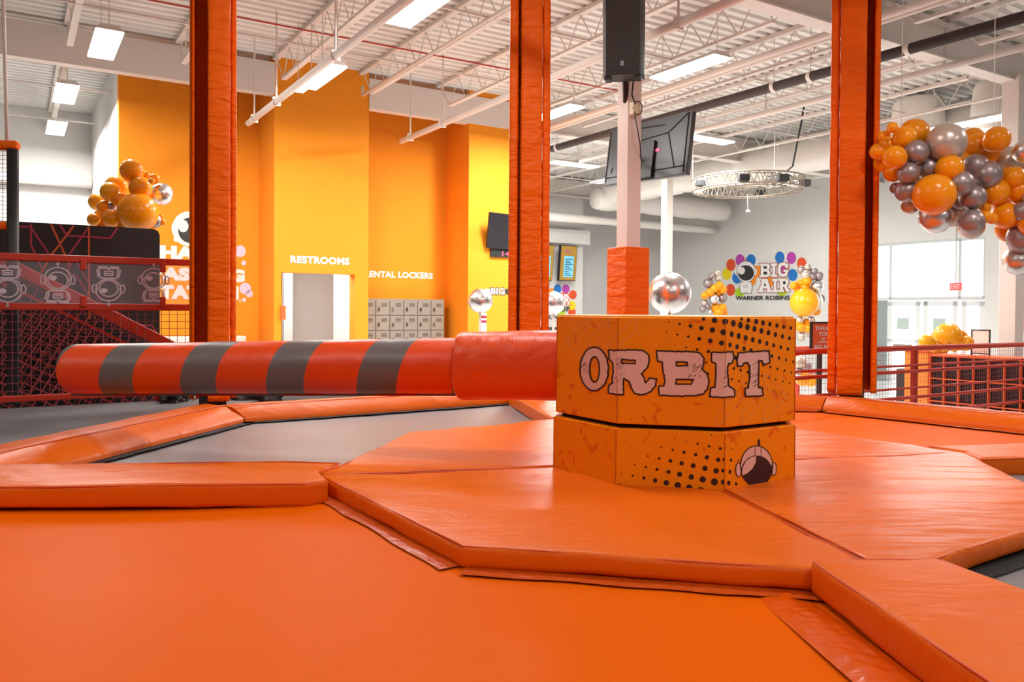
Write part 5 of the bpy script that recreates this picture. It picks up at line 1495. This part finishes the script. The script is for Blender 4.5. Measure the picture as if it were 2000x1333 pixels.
def balloon_cluster(label, cat, items, tf, sc, Yb, knot_dir=None, depth=0.12, base=None):
    pts = []
    for x, y, r, kd in items[:]:
        pts.append((tf(x, y), r / sc, kd))
    c0 = at_y(sum(p[0][0] for p in pts) / len(pts), sum(p[0][1] for p in pts) / len(pts), Yb)
    t_ = thing('balloon_garland' if cat == 'garland' else 'balloon_cluster', label, cat, tuple(c0))
    for i, ((px_, py_), rp, kd) in enumerate(pts):
        back = kd.isupper(); kd = kd.lower()
        Yi = Yb + (depth * 1.4 if back else 0) + random.uniform(-0.5, 0.5) * depth
        r_ = rp * Yi / FPX * 1.06
        p_ = at_y(px_, py_, Yi)
        o = link('balloon', BAL[kd]); o.parent = t_; o.location = p_ - c0; o.scale = (r_, r_, r_)
        # knots point into the bunch
        dv_ = (c0 + Vector((0, 0.2, 0)) - p_)
        if dv_.length > 1e-3: o.rotation_euler = (-dv_).to_track_quat('Z', 'Y').to_euler()
        if kd != 'o': o['label'] = {'y': 'orange balloon coloured as brightly lit', 'd': 'dark silver balloon', 'p': 'pale pearl balloon', 'c': 'shiny silver foil ball'}[kd]
    return t_
G = [(170, 115, 40, 'o'), (335, 160, 105, 'O'), (262, 195, 85, 'o'), (105, 190, 48, 'O'), (130, 250, 60, 'O'), (185, 345, 86, 'o'), (175, 460, 68, 'O'), (95, 390, 66, 'O'), (60, 300, 60, 'O'), (120, 160, 22, 'o'),
     (405, 215, 55, 'D'), (350, 305, 88, 'd'), (580, 232, 140, 'p'), (290, 462, 78, 'd'), (445, 425, 85, 'd'), (400, 515, 60, 'D'), (275, 602, 80, 'd'), (195, 580, 42, 'D'), (305, 712, 64, 'P'),
     (605, 428, 98, 'o'), (488, 628, 148, 'o'), (785, 200, 78, 'O'), (808, 260, 105, 'O'), (968, 205, 92, 'o'), (905, 310, 78, 'O'), (700, 365, 60, 'O'),
     (805, 415, 92, 'd'), (900, 475, 98, 'd'), (690, 545, 93, 'd'), (785, 650, 93, 'd'), (690, 680, 72, 'D'), (775, 838, 90, 'd'), (625, 780, 90, 'P'), (772, 870, 92, 'P'), (1040, 385, 118, 'P'),
     (500, 800, 118, 'C'), (1175, 300, 80, 'c'), (1135, 1130, 108, 'C'), (1095, 505, 88, 'o'), (955, 608, 98, 'o'), (1150, 605, 92, 'o'), (880, 730, 38, 'o'), (828, 793, 28, 'o'), (885, 800, 45, 'o'), (930, 812, 42, 'o'), (1040, 790, 95, 'o'), (1062, 895, 92, 'O'), (1000, 695, 60, 'O'),
     (1172, 762, 75, 'd'), (1165, 970, 105, 'd'), (1240, 860, 90, 'o'), (1260, 480, 90, 'O'), (1290, 650, 95, 'p')]
g1 = balloon_cluster('long garland of orange, silver and pearl balloons hanging at upper right', 'garland', G, lambda x, y: (1700 + x / 3.92, 220 + y / 3.92), 3.92, 6.6, depth=0.16)
for px_, py_ in ((1760, 250), (1940, 280)):
    p = at_y(px_, py_, 6.75); b = MB(); b.tube([p, Vector((p.x, p.y, 4.3))], 0.003, 4); part('hanging_line', b, M['steel_white'], g1)
Lc = [(1275, 415, 106, 'o'), (1125, 570, 104, 'Y'), (1065, 620, 90, 'y'), (1205, 560, 62, 'O'), (1355, 578, 102, 'o'), (940, 715, 78, 'Y'), (1150, 690, 70, 'o'), (1000, 765, 62, 'o'), (1068, 762, 40, 'd'), (1085, 875, 85, 'o'), (970, 850, 60, 'o'), (905, 885, 58, 'o'), (1328, 815, 178, 'o'), (1492, 900, 62, 'D'), (1560, 640, 100, 'C'), (1412, 455, 34, 'O'), (1492, 490, 48, 'O'), (1462, 512, 28, 'o'), (1548, 855, 30, 'O'), (1566, 908, 34, 'O'), (1450, 640, 60, 'O'), (1200, 940, 80, 'o'), (1000, 950, 60, 'o'), (1440, 960, 60, 'O')]
b_cl = balloon_cluster('cluster of orange balloons above the black panel wall, before the left orange wall', 'balloons', Lc, lambda x, y: (x / 4.9375, 250 + y / 4.9375), 4.9375, 8.75, depth=0.2)
# garland sides by the entrance logo
E1 = [(165, 440, 32, 'd'), (228, 412, 38, 'p'), (240, 470, 35, 'p'), (130, 520, 52, 'd'), (190, 690, 55, 'c'), (285, 680, 48, 'd'), (90, 735, 35, 'p'), (70, 800, 35, 'd'), (150, 830, 28, 'c'), (125, 770, 30, 'd'), (250, 550, 48, 'o'), (290, 590, 42, 'o'), (200, 580, 45, 'y'), (150, 620, 45, 'o'), (90, 655, 40, 'o'), (230, 620, 40, 'o'), (210, 790, 48, 'o'), (280, 790, 48, 'o'), (240, 840, 50, 'o'), (300, 840, 40, 'O')]
balloon_cluster('short balloon garland left of the entrance logo', 'garland', E1, z6, 5.554, 21.5, depth=0.25)
E2 = [(1140, 375, 42, 'd'), (1210, 350, 38, 'p'), (1190, 430, 48, 'p'), (1280, 395, 40, 'd'), (1330, 445, 48, 'd'), (1260, 450, 40, 'd'), (1312, 558, 64, 'c'), (1352, 690, 45, 'D'), (1060, 545, 42, 'o'), (1140, 525, 50, 'o'), (1200, 500, 48, 'o'), (1110, 590, 50, 'O'), (1185, 570, 50, 'o'), (1175, 728, 148, 'y'), (1225, 725, 135, 'P'), (1120, 918, 40, 'p'), (1130, 1000, 48, 'o'), (1190, 950, 42, 'o'), (1095, 970, 42, 'o'), (1200, 1010, 45, 'y'), (1250, 925, 45, 'P'), (1140, 1100, 48, 'p'), (1235, 1050, 60, 'P'), (1300, 820, 50, 'O'), (1050, 800, 30, 'P')]
balloon_cluster('balloon garland with one huge orange balloon, coloured as brightly lit, right of the entrance logo', 'garland', E2, z6, 5.554, 18.5, depth=0.25)
E3 = [(1295, 75, 105, 'y'), (1128, 122, 62, 'y'), (1190, 150, 55, 'o'), (1265, 140, 60, 'o'), (1400, 75, 50, 'o'), (1440, 128, 60, 'y'), (1345, 145, 50, 'o'), (1190, 52, 30, 'P'), (1390, 140, 45, 'o')]
balloon_cluster('heap of orange balloons on top of the cubby shelving', 'balloons', E3, lambda x, y: (1540 + x / 4.165, 640 + y / 4.165), 4.165, 10.7, depth=0.12)
balloon_cluster('silver and orange balloons low behind the railing gap left of the right column', 'balloons', [(20, 40, 30, 'p'), (40, 60, 28, 'd'), (30, 120, 34, 'o'), (60, 130, 30, 'y'), (10, 95, 24, 'c')], lambda x, y: (1553 + x * 0.5, 692 + y * 0.4), 2.4, 12.5, depth=0.1)

def ball_stand(px_, py_, rpx, Yb, label):
    c = at_y(px_, py_, Yb); r_ = rpx * Yb / FPX
    t_ = thing('silver_ball', label, 'foil ball', (c.x, c.y, ZF))
    b = MB(); b.sphere(c, r_, 40, 24, (1, 1, 0.97)); part('ball', b, M['silver'], t_, smooth=True)
    b = MB(); b.tube([Vector((c.x, c.y, ZF)), Vector((c.x, c.y, c.z - r_ * 0.95))], 0.018, 8); part('stick', b, M['steel_white'], t_)
    b = MB(); b.tube([Vector((c.x, c.y, ZF)), Vector((c.x, c.y, ZF + 0.03))], 0.18, 16); part('base', b, M['steel_white'], t_)
    b = MB(); b.sphere(c + Z * r_ * 1.0, r_ * 0.05, 8, 6); part('tip', b, M['silver'], t_)
ball_stand(1308, 573, 41.5, 9.2, 'largest silver foil ball, right of the orange column foot and above the drum')
ball_stand(938, 588, 24.5, 11.5, 'small silver foil ball on a stick left of the middle orange column')
ball_stand(1081, 592, 23, 12.3, 'small silver foil ball half hidden right of the middle orange column')
